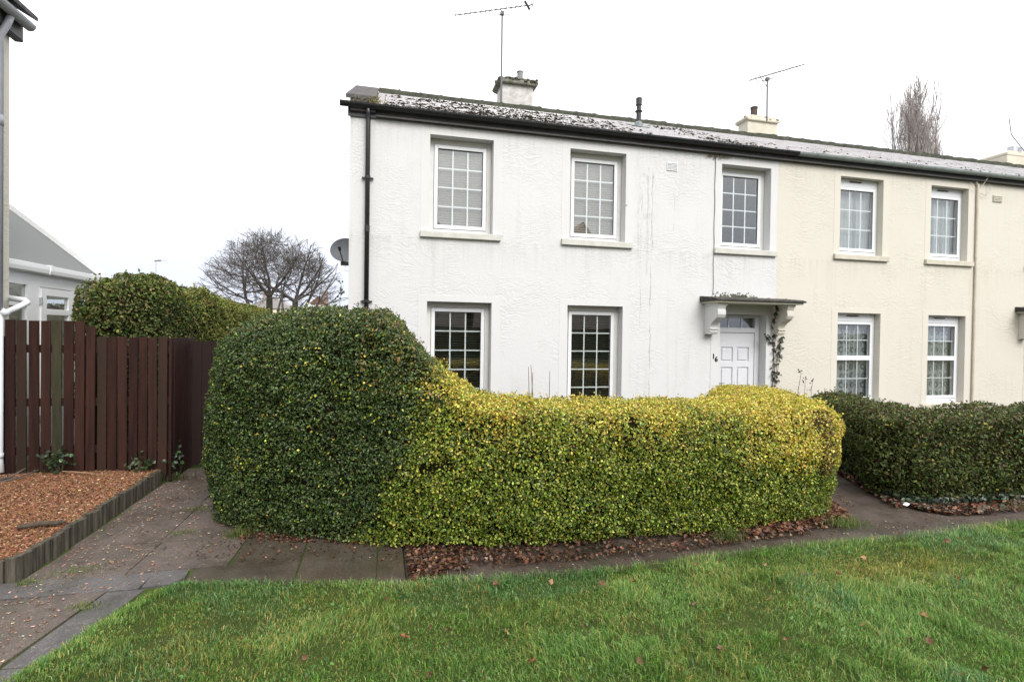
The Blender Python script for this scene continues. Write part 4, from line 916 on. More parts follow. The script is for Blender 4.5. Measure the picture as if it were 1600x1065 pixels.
def make_hedge(name, loc, segs, H, R, box, dens, colf, length, width, m, label, seed=0, group=None, zlow=-.02, shell=.11, inner_m='hedge_inner', tilt=.75, lump=.05, droop=.25):
    T = thing(name, loc, label, 'hedge', group)
    f = lambda P: hedge_sdf(P, segs, H, R, seed=seed, lump=lump)
    lo, hi = np.array(box[0]), np.array(box[1]); vol = np.prod(hi-lo)
    n = int(dens/shell*vol); keep = []
    for c0 in range(0, n, 600000):
        P = lo+(hi-lo)*rng.random((min(600000, n-c0), 3)); d = f(P); k_ = (d > -shell) & (d < .015) & (P[:, 2] > zlow+.07*(vnoise(P, 7, 5)))
        keep.append(P[k_])
    P = np.concatenate(keep); e = .02
    N = unit(np.stack([f(P+np.array(v_)*e)-f(P-np.array(v_)*e) for v_ in ((1, 0, 0), (0, 1, 0), (0, 0, 1))], 1))
    d = f(P)
    view = unit(np.array(CAM)-P); vis = (N*view).sum(1)
    k_ = (vis > -.25) | (rng.random(len(P)) < .28); k_ &= (d > -shell*.45) | (rng.random(len(P)) < .6)
    # gaps where the hedge is thin
    gp = vnoise(P, 5.5, seed+9); k_ &= ~((gp < .10) & (d > -shell*.7))
    P, N, d = P[k_], N[k_], d[k_]
    # stray shoots above the clipped surface
    top = np.where((N[:, 2] > .35) & (d > -.03))[0]; ns_ = min(len(top), int(len(P)*.006)); a0 = P[rng.choice(top, ns_)]; dr_ = unit(np.array([0, 0, 1.])+.45*rng.normal(size=(ns_, 3))); hs_ = rng.uniform(.02, .085, (ns_, 1))
    PS = np.concatenate([a0+dr_*hs_*t_+rng.normal(0, .006, (ns_, 3)) for t_ in (.2, .45, .7, .95)]); P = np.concatenate([P, PS]); N = np.concatenate([N, unit(rng.normal(size=PS.shape))])
    leaves('foliage', P, N, colf(P, N), length, width, m, T, tilt=tilt, droop=droop)
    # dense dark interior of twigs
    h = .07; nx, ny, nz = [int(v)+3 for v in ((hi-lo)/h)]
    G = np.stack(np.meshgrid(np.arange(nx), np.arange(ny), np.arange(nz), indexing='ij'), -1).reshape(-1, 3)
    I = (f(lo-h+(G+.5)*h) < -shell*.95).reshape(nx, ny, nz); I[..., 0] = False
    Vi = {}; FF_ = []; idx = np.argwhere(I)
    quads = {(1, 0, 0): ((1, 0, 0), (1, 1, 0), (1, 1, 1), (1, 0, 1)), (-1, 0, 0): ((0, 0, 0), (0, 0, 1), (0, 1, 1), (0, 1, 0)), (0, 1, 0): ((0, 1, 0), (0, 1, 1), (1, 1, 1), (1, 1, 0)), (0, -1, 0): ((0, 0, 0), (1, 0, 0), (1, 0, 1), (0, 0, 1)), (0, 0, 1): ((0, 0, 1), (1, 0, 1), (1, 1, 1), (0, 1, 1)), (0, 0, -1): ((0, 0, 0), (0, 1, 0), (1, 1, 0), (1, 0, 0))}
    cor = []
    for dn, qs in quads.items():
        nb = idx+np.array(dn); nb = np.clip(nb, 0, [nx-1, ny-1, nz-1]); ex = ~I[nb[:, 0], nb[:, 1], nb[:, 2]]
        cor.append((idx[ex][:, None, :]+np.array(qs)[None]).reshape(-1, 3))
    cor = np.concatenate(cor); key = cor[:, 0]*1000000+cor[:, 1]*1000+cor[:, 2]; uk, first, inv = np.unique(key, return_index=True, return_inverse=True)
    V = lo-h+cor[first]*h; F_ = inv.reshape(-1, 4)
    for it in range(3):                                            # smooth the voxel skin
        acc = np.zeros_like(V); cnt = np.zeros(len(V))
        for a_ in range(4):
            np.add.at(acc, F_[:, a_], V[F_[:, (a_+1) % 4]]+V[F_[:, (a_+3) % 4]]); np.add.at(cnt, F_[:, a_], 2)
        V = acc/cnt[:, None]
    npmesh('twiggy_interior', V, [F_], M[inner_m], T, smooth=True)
    # stems at the foot
    st = MB(); 
    for x0, y0, r_0, x1, y1, r_1 in segs:
        ln_ = math.hypot(x1-x0, y1-y0); nst = int(ln_/.16)
        for i in range(nst):
            t = (i+.5)/nst; x = x0+(x1-x0)*t+rng.uniform(-.5, .5)*r_0; y = y0+(y1-y0)*t+rng.uniform(-.5, .5)*r_0; dx, dy = rng.normal(0, .06, 2)
            st.tube([(x, y, -.02), (x+dx*.5, y+dy*.5, .15), (x+dx, y+dy, .4)], [.014, .011, .008], 5)
    st.build('stems', M['twig'], T)
    return T, f

# the big front hedge: tall and dark at the left, sweeping down to the low golden part
HX = np.array([-1.7, -1.25, -.7, .0, .12, .42, .60, .95, 1.5, 3.2, 4.2, 4.8, 9]); HZ = np.array([1.88, 1.98, 2.05, 2.05, 1.95, 1.60, 1.44, 1.24, 1.17, 1.15, 1.17, 1.15, 1.06])
def Hf(P):
    s_ = P[:, 0]-.06*(P[:, 1]+3.6)                                  # sight line taper of the shoulder
    h = np.interp(s_, HX, HZ); back = sstep(P[:, 1], -3.0, -.9)*(P[:, 0] > 2); return h-back*.07
def Rf(P): return .13+.38*sstep(-P[:, 0], -.4, .9)+.13*sstep(P[:, 0], 3.2, 4.6)
segsF = [(-.93, -2.52, .74, -.35, -2.84, .76), (-.35, -2.84, .76, .35, -3.18, .73), (.35, -3.18, .73, 1.2, -3.45, .65), (1.2, -3.45, .65, 3.4, -3.52, .60), (3.4, -3.52, .60, 4.32, -3.32, .62), (4.32, -3.32, .61, 5.28, -1.45, .52), (-.95, -2.5, .70, -1.0, -1.3, .5)]
C_dark = np.array([(.040, .068, .018), (.062, .104, .026), (.096, .150, .036), (.018, .036, .012), (.135, .19, .055)])
C_mid = np.array([(.125, .175, .022), (.23, .28, .032), (.35, .375, .048), (.050, .075, .014), (.52, .50, .085)])
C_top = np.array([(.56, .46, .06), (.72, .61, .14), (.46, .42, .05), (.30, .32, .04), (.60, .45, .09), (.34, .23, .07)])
def pick(pal, n, w_): return pal[rng.choice(len(pal), n, p=w_)]
def colF(P, N):
    n = len(P); x, y, z = P.T
    t = sstep(x-(-.26+.60*z)+.55*(vnoise(P, 2.5, 7)-.5)+.3*(vnoise(P, 9, 2)-.5), -.20, .20)      # boundary between the two plants
    D_ = pick(C_dark, n, [.26, .28, .22, .14, .10]); Y_ = pick(C_mid, n, [.28, .27, .17, .16, .12]); Tp = pick(C_top, n, [.26, .2, .22, .16, .10, .06])
    dark_y = rng.random(n) < .016+.16*(vnoise(P, 4.2, 21) > .76); D_[dark_y] = pick(C_mid, dark_y.sum(), [.1, .2, .3, .1, .3])*1.35
    rd = rng.random(n) < .006; D_[rd] = (.45, .36, .05)
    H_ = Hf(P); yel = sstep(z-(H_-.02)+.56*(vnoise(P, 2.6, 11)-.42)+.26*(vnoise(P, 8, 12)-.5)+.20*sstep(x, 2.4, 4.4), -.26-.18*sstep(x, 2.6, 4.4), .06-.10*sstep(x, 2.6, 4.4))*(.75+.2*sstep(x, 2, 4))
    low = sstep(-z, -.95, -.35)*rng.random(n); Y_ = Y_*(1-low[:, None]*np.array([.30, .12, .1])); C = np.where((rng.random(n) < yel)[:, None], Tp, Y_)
    olive = (vnoise(P, 1.4, 31) > .70) & (rng.random(n) < .35); C[olive] *= .7
    C = np.where((rng.random(n) < t)[:, None], C, D_)
    br = (rng.random(n) < .03*(z > H_-.35)) & (x > .3); C[br] = (.22, .10, .04)
    bush = (np.abs(x-4.42) < .12) & (vnoise(P, 4, 41) > .35) & (z > .45) & (z < 1.1); C[bush & (rng.random(n) < .5)] = (.09, .055, .02)
    nt_ = (x > -.2) & (x < .5) & (z > 1.3); C[nt_ & (rng.random(n) < .12)] = (.28, .20, .05)
    tl = (z > H_-.16) & (x < .3) & (rng.random(n) < .22); C[tl] = pick(np.array([(.16, .13, .05), (.12, .15, .05), (.22, .2, .07)]), tl.sum(), [.4, .4, .2])
    return jitter(C, .18)
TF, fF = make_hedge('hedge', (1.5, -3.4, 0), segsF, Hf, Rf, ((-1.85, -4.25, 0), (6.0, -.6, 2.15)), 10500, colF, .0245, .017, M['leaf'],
    'large clipped hedge, tall and dark green at one end, low and golden at the other', seed=1, group='hedges')

# dark hedge of the cream house
def Hr(P): return .97+.06*sstep(P[:, 0], 7.5, 9.5)-.06*sstep(P[:, 1], -2.9, -1.6)
segsR = [(6.05, -3.38, .44, 9.0, -3.42, .46), (9.0, -3.42, .46, 13.5, -3.35, .46), (6.06, -3.36, .42, 7.40, -1.05, .40)]
C_lau = np.array([(.040, .058, .014), (.060, .085, .020), (.085, .115, .028), (.070, .055, .022), (.14, .16, .035), (.26, .23, .05)])
def colR(P, N):
    C = pick(C_lau, len(P), [.27, .28, .20, .15, .07, .03]); t_ = (P[:, 2] > .9) & (rng.random(len(P)) < .35); C[t_] = pick(np.array([(.13, .10, .05), (.10, .12, .05), (.18, .16, .08)]), t_.sum(), [.4, .4, .2]); return jitter(C, .2)
make_hedge('hedge', (8, -3.4, 0), segsR, Hr, .13, ((5.4, -4.1, 0), (14.2, -.4, 1.3)), 3600, colR, .042, .020, M['leaf_dull'],
    'low dark green hedge in front of the cream house', seed=4, group='hedges', tilt=.95, lump=.07)

# hedge behind the fence, running back beside the side path
def Hb(P): return 2.47+.10*sstep(P[:, 1], -.8, .5)-.03*np.maximum(P[:, 1]-.6, 0)
segsB = [(-3.34, -.42, .47, -3.34, 9.5, .50)]
C_bk = np.array([(.050, .075, .018), (.075, .108, .026), (.105, .135, .034), (.13, .115, .04), (.20, .17, .06)])
def colB(P, N):
    C = pick(C_bk, len(P), [.30, .30, .20, .12, .08]); f_ = sstep(P[:, 1], -.2, 3)*.65+.25*(P[:, 2] > 2.25); k_ = rng.random(len(P)) < f_; C[k_] = pick(np.array([(.16, .20, .035), (.22, .24, .05), (.19, .15, .05)]), k_.sum(), [.45, .3, .25]); return jitter(C, .2)
make_hedge('hedge', (-3.1, 2, 0), segsB, Hb, .27, ((-4.3, -1.1, 0), (-2.2, 10.4, 2.85)), 2600, colB, .045, .027, M['leaf_dull'],
    'long rounded hedge rising above the brown fence', seed=6, group='hedges', tilt=.95, lump=.09, zlow=.2)

# ------------------------------------------------------------------ leaf litter
def litter(name, P, size, label, pal=None, w_=None, tilt=.45):
    n = len(P); C = pick(np.array(pal or [(.065, .032, .019), (.11, .052, .028), (.035, .02, .014), (.18, .085, .048), (.30, .18, .12)]), n, w_ or [.34, .24, .24, .12, .06]); C = jitter(C, .2)
    N = np.tile([0, 0, 1.], (n, 1)); o_ = leaves(name, P, N, C, size, size*.8, M['dead'], None, tilt=tilt, droop=0, fold=.16, shape=(.25, .9, .6, 1.0)); tag(o_, label, 'leaf litter', kind='stuff'); return o_
P = np.concatenate([strip(5200, [(.22, -3.98), (.7, -4.05), (1.6, -4.08), (2.8, -4.08), (3.9, -3.98), (4.65, -3.80)], -.24, .5),
                    strip(900, [(.22, -4.05), (.5, -4.1)], -.4, .2)])
keepm = vnoise(P*np.array([1, 1, 0]), 5, 1) > .22; P = P[keepm]
litter('leaf_litter', P, .034, 'brown fallen leaf litter along the foot of the golden hedge')
P = strip(1100, [(3.3, -4.0), (4.0, -3.98), (4.75, -3.78), (5.0, -3.3)], -.14, .25); litter('leaf_litter', P, .048, 'larger red brown leaves heaped at the right corner of the golden hedge', [(.15, .062, .035), (.22, .10, .058), (.08, .036, .022)], [.4, .3, .3], .4)
P = strip(2600, [(-1.22, -3.18), (-.6, -3.42), (.18, -3.66)], -.10, .45)
P = np.concatenate([P, strip(260, [(-1.5, -3.4), (-.6, -3.6), (.15, -3.8)], -.3, .2)]); litter('leaf_litter', P, .026, 'dark crumbled leaf litter at the foot of the tall dark hedge')
P = strip(3600, [(5.72, -3.60), (5.9, -3.80), (6.4, -3.86), (8, -3.86), (13, -3.86)], -.26, .25)
P2 = []
for i in range(1600):
    t = rng.random(); x = 5.62+(6.9-5.62)*t+rng.uniform(-.12, .2); y = -3.75+(-.9+3.75)*t; P2.append((x, y, rng.uniform(0, .03)))
P = np.concatenate([P[P[:, 0] < 13], P2]); litter('leaf_litter', P, .046, 'brown and reddish leaves drifted under the dark right hand hedge', [(.10, .048, .03), (.18, .085, .055), (.05, .03, .02), (.30, .16, .10), (.07, .08, .06)], [.3, .22, .28, .08, .12], .42)
# low ivy at the foot of the dark hedge
P = P2 = np.concatenate([strip(1200, [(5.75, -3.6), (6.0, -3.74), (7, -3.78), (9, -3.78)], -.08, .2)+np.array([0, 0, .05])*rng.random((1200, 1)), np.array([(5.75+(6.9-5.75)*t+rng.uniform(-.08, .1), -3.6+2.7*t, rng.uniform(.01, .10)) for t in rng.random(700)])])
o = leaves('ivy_carpet', P, np.tile([0, -.3, 1.], (len(P), 1)), jitter(pick(np.array([(.035, .055, .035), (.055, .08, .05), (.10, .13, .09)]), len(P), [.5, .35, .15]), .2), .055, .05, M['ivy'], None, tilt=.7)
tag(o, 'ground ivy creeping out at the foot of the dark hedge', 'ivy', kind='stuff')

# ------------------------------------------------------------------ grass
def inpoly(P, poly):
    x, y = P[:, 0], P[:, 1]; c_ = np.zeros(len(P), bool); n = len(poly)
    for i in range(n):
        x0, y0 = poly[i]; x1, y1 = poly[(i+1) % n]
        k_ = ((y0 > y) != (y1 > y)) & (x < (x1-x0)*(y-y0)/((y1-y0)+1e-12)+x0); c_ ^= k_
    return c_
def blades(P, hgt, wid, C, lean=1.0, name='grass', m=None, parent=None):
    n = len(P); a = rng.uniform(0, 2*np.pi, n); q = np.c_[P[:, :2], np.zeros(n)]
    wa_ = 2*np.pi*vnoise(q, 1.6, 3)*1.5; a = np.where(rng.random(n) < .45, a, wa_+rng.normal(0, .7, n))
    d = np.stack([np.cos(a), np.sin(a), np.zeros(n)], 1); s_ = np.stack([-np.sin(a), np.cos(a), np.zeros(n)], 1); tw = rng.normal(0, .6, (n, 1)); s_ = unit(s_+d*tw)
    h = hgt[:, None]; L1 = lean*rng.uniform(.1, 1.1, (n, 1)); up_ = np.array([0, 0, 1.])
    m1 = P+up_*h*.55+d*h*.22*L1; tip = P+up_*h*(1-.35*L1)+d*h*(.85*L1); w2 = wid[:, None]*.5
    v = np.stack([P-s_*w2, P+s_*w2, m1+s_*w2*.85, m1-s_*w2*.85, tip], 1); k_ = np.arange(n)[:, None]*5
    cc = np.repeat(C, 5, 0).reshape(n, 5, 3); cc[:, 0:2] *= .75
    return npmesh(name, v.reshape(-1, 3), [k_+np.array([0, 1, 2, 3]), k_+np.array([3, 2, 4])], m or M['grass'], parent, cc.reshape(-1, 3))
G1 = np.array([(.105, .225, .040), (.145, .285, .054), (.195, .35, .072), (.060, .14, .034), (.27, .41, .10), (.37, .47, .18)])
G2 = np.array([(.36, .35, .09), (.50, .45, .16), (.28, .30, .06), (.46, .34, .11)])
def grasscol(P):
    q = np.c_[P[:, :2], np.zeros(len(P))]; C = pick(G1, len(P), [.22, .26, .2, .14, .12, .06])
    dr = vnoise(q, 1.3, 5)*.6+vnoise(q, 5, 6)*.4; e1 = np.exp(-(((P[:, 0]-4.0)/.8)**2+((P[:, 1]+5.0)/.28)**2)); e2 = np.exp(-(((P[:, 0]+.6)/1.0)**2+((P[:, 1]+4.9)/.5)**2))
    pr = .04+.22*sstep(dr, .54, .70)+.75*e1+.32*e2; k_ = rng.random(len(P)) < pr; C[k_] = pick(G2, k_.sum(), [.35, .25, .25, .15])
    blu = (vnoise(q, 1.8, 8) > .62) & ~k_; C[blu] = C[blu]*np.array([.85, .95, 1.35])
    return jitter(C, .18)
n = 420000; P = np.stack([rng.uniform(-2.1, 8.5, n), rng.uniform(-6.4, -4.05, n), np.zeros(n)], 1); P = P[inpoly(P, LAWN)]
wq = np.c_[P[:, :2], np.zeros(len(P))]; worn = (vnoise(wq, 2.9, 23)*.6+vnoise(wq, 8, 24)*.4 > .66)|((P[:, 0] < -1.2) & (vnoise(wq, 6, 25) > .62)); P = P[~worn | (rng.random(len(P)) < .3)]
dist = np.linalg.norm(P[:, :2]-np.array(CAM)[:2], axis=1); P = P[rng.random(len(P)) < np.clip(1.15-.11*(dist-2.5), .35, 1)]
q = np.c_[P[:, :2], np.zeros(len(P))]; hg = (.018+.024*vnoise(q, 2.4, 1)+.022*vnoise(q, 9, 2))*rng.uniform(.5, 1.3, len(P))*(.7+.3*sstep(P[:, 0], -.6, .6)); lg = rng.random(len(P)) < .03; hg[lg] *= rng.uniform(1.4, 2.4, lg.sum()); hg *= .55+.9*sstep(vnoise(q, 5.5, 17), .25, .75)
V1 = [P, hg, rng.uniform(.0022, .0042, len(P)), grasscol(P)]
n = 90000; P = np.stack([rng.uniform(-2.2, 15.8, n), rng.uniform(-9.2, -4.2, n), np.zeros(n)], 1); P = P[inpoly(P, LAWN) & ((P[:, 1] < -6.3) | (P[:, 0] > 8.4))]
V2 = [P, rng.uniform(.03, .08, len(P)), rng.uniform(.004, .008, len(P)), grasscol(P)]
# longer fringe leaning over the path edge
edge = np.array(LAWN[1:15]); t = rng.uniform(0, len(edge)-1.001, 9000); i = t.astype(int); f_ = (t-i)[:, None]; q = edge[i]*(1-f_)+edge[i+1]*f_; q = q[rng.random(len(q)) < .9]
P = np.c_[q+rng.normal(0, .025, q.shape), np.zeros(len(q))]; V3 = [P, rng.uniform(.03, .06, len(P))*np.where(P[:, 0] > .3, 1.35, .8), rng.uniform(.0025, .0045, len(P)), grasscol(P)]
A = [np.concatenate([v[i] for v in (V1, V2, V3)]) for i in range(4)]
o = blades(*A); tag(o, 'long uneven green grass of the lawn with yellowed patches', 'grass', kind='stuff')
# broad clover and daisy leaves amongst the grass
n = 2600; P = np.stack([rng.uniform(-1.8, 7, n), rng.uniform(-6.3, -4.4, n), rng.uniform(.012, .04, n)], 1); P = P[inpoly(P, LAWN) & (vnoise(np.c_[P[:, :2], np.zeros(n)], 3.2, 14) > .6)]
o = leaves('clover', P, np.tile([0, 0, 1.], (len(P), 1)), jitter(pick(np.array([(.09, .17, .05), (.13, .22, .08), (.06, .12, .04)]), len(P), [.4, .3, .3]), .15), .024, .018, M['grass'], None, tilt=.5, droop=0); tag(o, 'small broad leaved clover growing through the grass', 'clover', kind='stuff')

def tuft(x, y, n, h, spread, label, pal=None, z=0.):
    P = np.stack([rng.normal(x, spread, n), rng.normal(y, spread*.6, n), np.full(n, z)], 1)
    C = jitter(pick(np.array(pal or [(.10, .17, .04), (.20, .22, .06), (.14, .2, .05)]), n, [.4, .3, .3]), .15)
    o_ = blades(P, rng.uniform(.4, 1.1, n)*h, rng.uniform(.002, .005, n), C, .8, 'weed_tuft'); tag(o_, label, 'weed', kind='stuff'); return o_
tuft(3.10, -4.20, 260, .15, .07, 'tuft of pale weedy grass at the foot of the golden hedge near its right third')
tuft(4.50, -4.10, 420, .10, .11, 'low bushy green weed on the tarmac at the right corner of the golden hedge')
tuft(-1.22, -3.22, 200, .10, .06, 'green weed sprouting at the left foot of the tall dark hedge')
tuft(-2.2, -3.75, 260, .03, .10, 'patch of bright low moss grass on the slabs by the end of the timber edging')
tuft(-2.46, -3.90, 120, .05, .04, 'tiny bright green weed against the corner of the timber edging')
tuft(-2.40, -1.15, 160, .16, .07, 'dark green weeds at the foot of the side fence', [(.05, .08, .03), (.08, .11, .04), (.12, .15, .05)])
tuft(-1.82, -2.35, 160, .03, .07, 'moss in the slab joint halfway along the side path')
tuft(-1.72, -3.05, 160, .03, .06, 'moss in the slab joint nearest the tall hedge')
tuft(-1.88, -4.35, 200, .03, .06, 'moss in the joint where the lawn meets the slabs')
tuft(6.9, -4.05, 160, .06, .12, 'yellow green weeds at the edge of the tarmac before the dark hedge', [(.15, .16, .04), (.20, .20, .06), (.10, .13, .04)])
# ivy scrambling at the fence foot
def ivyclump(name, c_, r_, n, label, size=.05):
    P = np.array(c_)+rng.normal(size=(n, 3))*np.array(r_); P[:, 2] = np.maximum(P[:, 2], .03)
    T_ = thing(name, (c_[0], c_[1], 0), label, 'ivy')
    leaves('foliage', P, unit(rng.normal(size=(n, 3))+np.array([.2, -1.2, .5])), jitter(pick(np.array([(.025, .045, .02), (.045, .07, .03), (.08, .12, .05)]), n, [.5, .35, .15]), .2), size, size*.85, M['ivy'], T_)
    k_ = MB()
    for i in range(6):
        a_ = P[rng.integers(n)]; k_.tube([(c_[0]+rng.normal(0, .03), c_[1]+.03, .02), tuple(a_*.5+np.array(c_)*.5), tuple(a_)], [.005, .004, .002], 4)
    k_.build('stems', M['twig'], T_); return T_
ivyclump('ivy_clump', (-3.62, -1.27, .33), (.07, .03, .07), 90, 'dark ivy clump at the foot of the fence near the white pipe')
ivyclump('ivy_clump', (-2.75, -1.28, .25), (.10, .03, .04), 50, 'thin ivy trailing at the right foot of the brown fence')
ivyclump('ivy_clump', (-2.47, -1.05, .25), (.02, .10, .09), 60, 'ivy growing up the foot of the side fence')

# ------------------------------------------------------------------ fallen leaves on the lawn, one by one
lm = []
for q_ in range(4):
    k = MB(); ang = np.linspace(0, 2*math.pi, 15)[:-1]; pts = []
    for i_, a_ in enumerate(ang):
        r_ = (.034 if i_ % 2 == 0 else .025)*rng.uniform(.7, 1.2); x, y = r_*math.cos(a_), r_*math.sin(a_); pts.append((x, y, .006+(.9 if q_ % 2 else -.6)*14*x*y+16*x*x*(.5+q_*.3)+rng.normal(0, .004)))
    k.v = [(0, 0, .008)]+pts; k.f = [(0, i_+1, (i_+1) % 14+1) for i_ in range(14)]; k.m = [0]*14
    k.tube([(0, 0, .008), (-.03, .01, .014), (-.055, .012, .02)], .0015, 4)
    lm.append(k)
leafm = [mat('fallen leaf a', (.22, .075, .035), .5, .4, var=.3, vscale=40), mat('fallen leaf b', (.13, .06, .035), .6, .4, var=.3, vscale=40), mat('fallen leaf c', (.30, .17, .09), .6, .4, var=.3, vscale=40)]
LP = [(.15, -5.2, 0), (.32, -5.12, 1), (.83, -5.61, 0), (1.22, -5.34, 2), (1.81, -4.86, 0), (2.06, -4.74, 0), (2.12, -5.49, 1), (2.08, -5.24, 1), (2.99, -4.79, 2), (2.65, -5.27, 2), (3.18, -5.0, 1), (3.44, -5.06, 1), (2.37, -5.74, 0), (3.49, -5.69, 0), (3.21, -5.93, 1), (1.93, -5.73, 1), (3.27, -6.21, 1), (3.07, -6.23, 0), (3.13, -5.88, 2), (.41, -5.21, 1), (.82, -4.66, 1), (1.23, -4.7, 2), (1.58, -4.82, 1), (4.96, -4.72, 1), (.26, -5.59, 1), (.75, -5.29, 2), (1.42, -5.73, 1), (2.99, -5.7, 2), (.05, -4.72, 1), (2.45, -4.68, 1), (3.9, -4.85, 2), (4.3, -5.3, 0), (.72, -4.8, 0), (-.4, -5.3, 1)]
names_ = ['reddish brown', 'dark brown', 'pale tan']
for gi in range(3):
    proto = None
    for j_, (x, y, g_) in enumerate([p for p in LP if p[2] == gi]):
        if proto is None or j_ < 3:
            k = lm[(gi+j_) % 4]; o = k.build('fallen_leaf', leafm[gi], None, fix=False); proto = o
        else: o = proto.copy(); col.objects.link(o)
        o.location = (x, y, .034+rng.uniform(-.008, .008)); o.rotation_euler = (rng.normal(0, .5)+.5, rng.normal(0, .5), rng.uniform(0, 6.28)); s_ = rng.uniform(.5, .85); o.scale = (s_, s_, s_)
        tag(o, '%s curled fallen leaf lying in the grass of the lawn' % names_[gi], 'leaf', '%s leaves fallen on the lawn' % names_[gi])
k = MB(); k.v = [(0, 0, .01), (.05, .01, .03), (.07, .04, .01), (.03, .06, .035), (-.015, .04, .015), (.02, .025, .045)]; k.f = [(0, 1, 5), (1, 2, 5), (2, 3, 5), (3, 4, 5), (4, 0, 5)]; k.m = [0]*5
o = k.build('paper_scrap', M['paper'], None, fix=False); o.location = (5.62, -3.80, .01); tag(o, 'crumpled white scrap of paper among the dead leaves by the dark hedge', 'litter')

# ------------------------------------------------------------------ ivy on the door surround
IV = thing('climbing_ivy', (7.0, -.03, 0), 'thin dark ivy climbing the wall right of the front door up to the canopy', 'ivy')
st = MB(); pts_all = []
def vine(p0, p1, n_, wob, r_):
    pts = [Vector(p0).lerp(Vector(p1), t)+Vector((rng.normal(0, wob), -abs(rng.normal(0, .008)), rng.normal(0, wob*.4))) for t in np.linspace(0, 1, n_)]
    st.tube(pts, [r_*(1-.6*k_/(n_-1)) for k_ in range(n_)], 5); pts_all.extend(pts)
vine((6.99, -.02, 0), (7.03, -.02, 1.9), 14, .012, .010); vine((7.01, -.02, .4), (7.14, -.02, 1.8), 12, .014, .007); vine((7.03, -.02, 1.1), (7.0, -.02, 2.15), 9, .012, .008)
vine((7.0, -.03, 1.7), (6.80, -.03, 1.93), 6, .012, .006); vine((7.0, -.05, 2.1), (6.93, -.18, 2.44), 7, .01, .006); vine((7.02, -.05, 2.1), (7.16, -.30, 2.45), 7, .012, .007); vine((7.12, -.02, 1.2), (7.20, -.02, 1.85), 7, .012, .005); vine((7.03, -.03, 1.9), (7.02, -.12, 2.3), 6, .02, .007)
st.build('stems', mat('ivy stem', (.12, .07, .055), .9), IV)
Pv = np.array([tuple(v_) for v_ in pts_all]); Pv = Pv[rng.integers(0, len(Pv), 330)]+rng.normal(0, .022, (330, 3)); Pv[:, 1] = np.minimum(Pv[:, 1]-.015, -.02)
Pv = Pv[vnoise(Pv, 5, 2) > .33]
leaves('foliage', Pv, unit(np.tile([-.1, -1., .3], (len(Pv), 1))+.3*rng.normal(size=(len(Pv), 3))), jitter(pick(np.array([(.022, .035, .02), (.035, .05, .03), (.07, .09, .05)]), len(Pv), [.5, .35, .15]), .2), .055, .05, M['ivy'], IV, tilt=.5)

def stemplant(name, stems, label, cat='plant', leaf=0, r_=.006):
    x0, y0 = stems[0][0][:2]; T_ = thing(name, (x0, y0, 0), label, cat); k_ = MB(); L_ = []
    for pts in stems:
        k_.tube(pts, [r_*(1-.6*i/(len(pts)-1)) for i in range(len(pts))], 5)
        for i in range(leaf): t = rng.random(); a_, b2 = Vector(pts[-2]), Vector(pts[-1]); L_.append(tuple(a_.lerp(b2, t)+Vector(rng.normal(0, .02, 3))))
    k_.build('stems', M['twig'], T_)
    if leaf: leaves('foliage', np.array(L_), unit(rng.normal(size=(len(L_), 3))+np.array([0, -1, 0])), jitter(pick(np.array([(.03, .045, .02), (.05, .07, .03)]), len(L_), [.5, .5]), .2), .04, .03, M['ivy'], T_)
stemplant('bare_shrub', [[(2.28, -.4, 0), (2.25, -.4, .8), (2.23, -.4, 1.34)], [(2.30, -.4, 0), (2.31, -.4, .8), (2.27, -.4, 1.37)], [(2.32, -.4, 0), (2.29, -.4, .9), (2.30, -.4, 1.25)], [(2.58, -.4, 0), (2.57, -.42, .8), (2.58, -.4, 1.27)]], 'bare upright brown stems before the white wall between the ground floor windows', leaf=0, r_=.009)
stemplant('dry_plant', [[(7.3, -.35, 0), (7.28, -.35, .9), (7.34, -.35, 1.22), (7.29, -.35, 1.27)], [(7.45, -.35, 0), (7.42, -.35, .8), (7.43, -.35, 1.15)], [(7.62, -.35, 0), (7.56, -.35, .9), (7.60, -.35, 1.12)]], 'thin dry stems against the cream wall right of the ivy', leaf=6)
stemplant('dry_plant', [[(8.05, -.4, 0), (8.02, -.4, .7), (8.05, -.4, .99)], [(7.9, -.4, 0), (7.85, -.4, .7), (7.80, -.4, .95)]], 'short leafy stems poking above the dark hedge beside the lace curtained window', leaf=14)
stemplant('climbing_sprig', [[(-.60, .1, 0), (-.60, .1, 2.0), (-.63, .1, 2.30), (-.60, .1, 2.62)], [(-.56, .1, 0), (-.56, .1, 1.9), (-.52, .1, 2.25)], [(-.66, .1, 0), (-.68, .1, 2.0), (-.70, .1, 2.35)]], 'leafy sprig climbing beside the white corner under the satellite dish', leaf=26)
stemplant('climbing_sprig', [[(-.3, -.2, 0), (-.32, -.2, 1.9), (-.36, -.2, 2.22)], [(-.2, -.2, 0), (-.15, -.2, 1.9), (-.12, -.2, 2.20)], [(0, -.3, 0), (.05, -.3, 1.8), (.10, -.3, 2.12)]], 'leafy shoots showing over the tall hedge below the black downpipe', leaf=26)

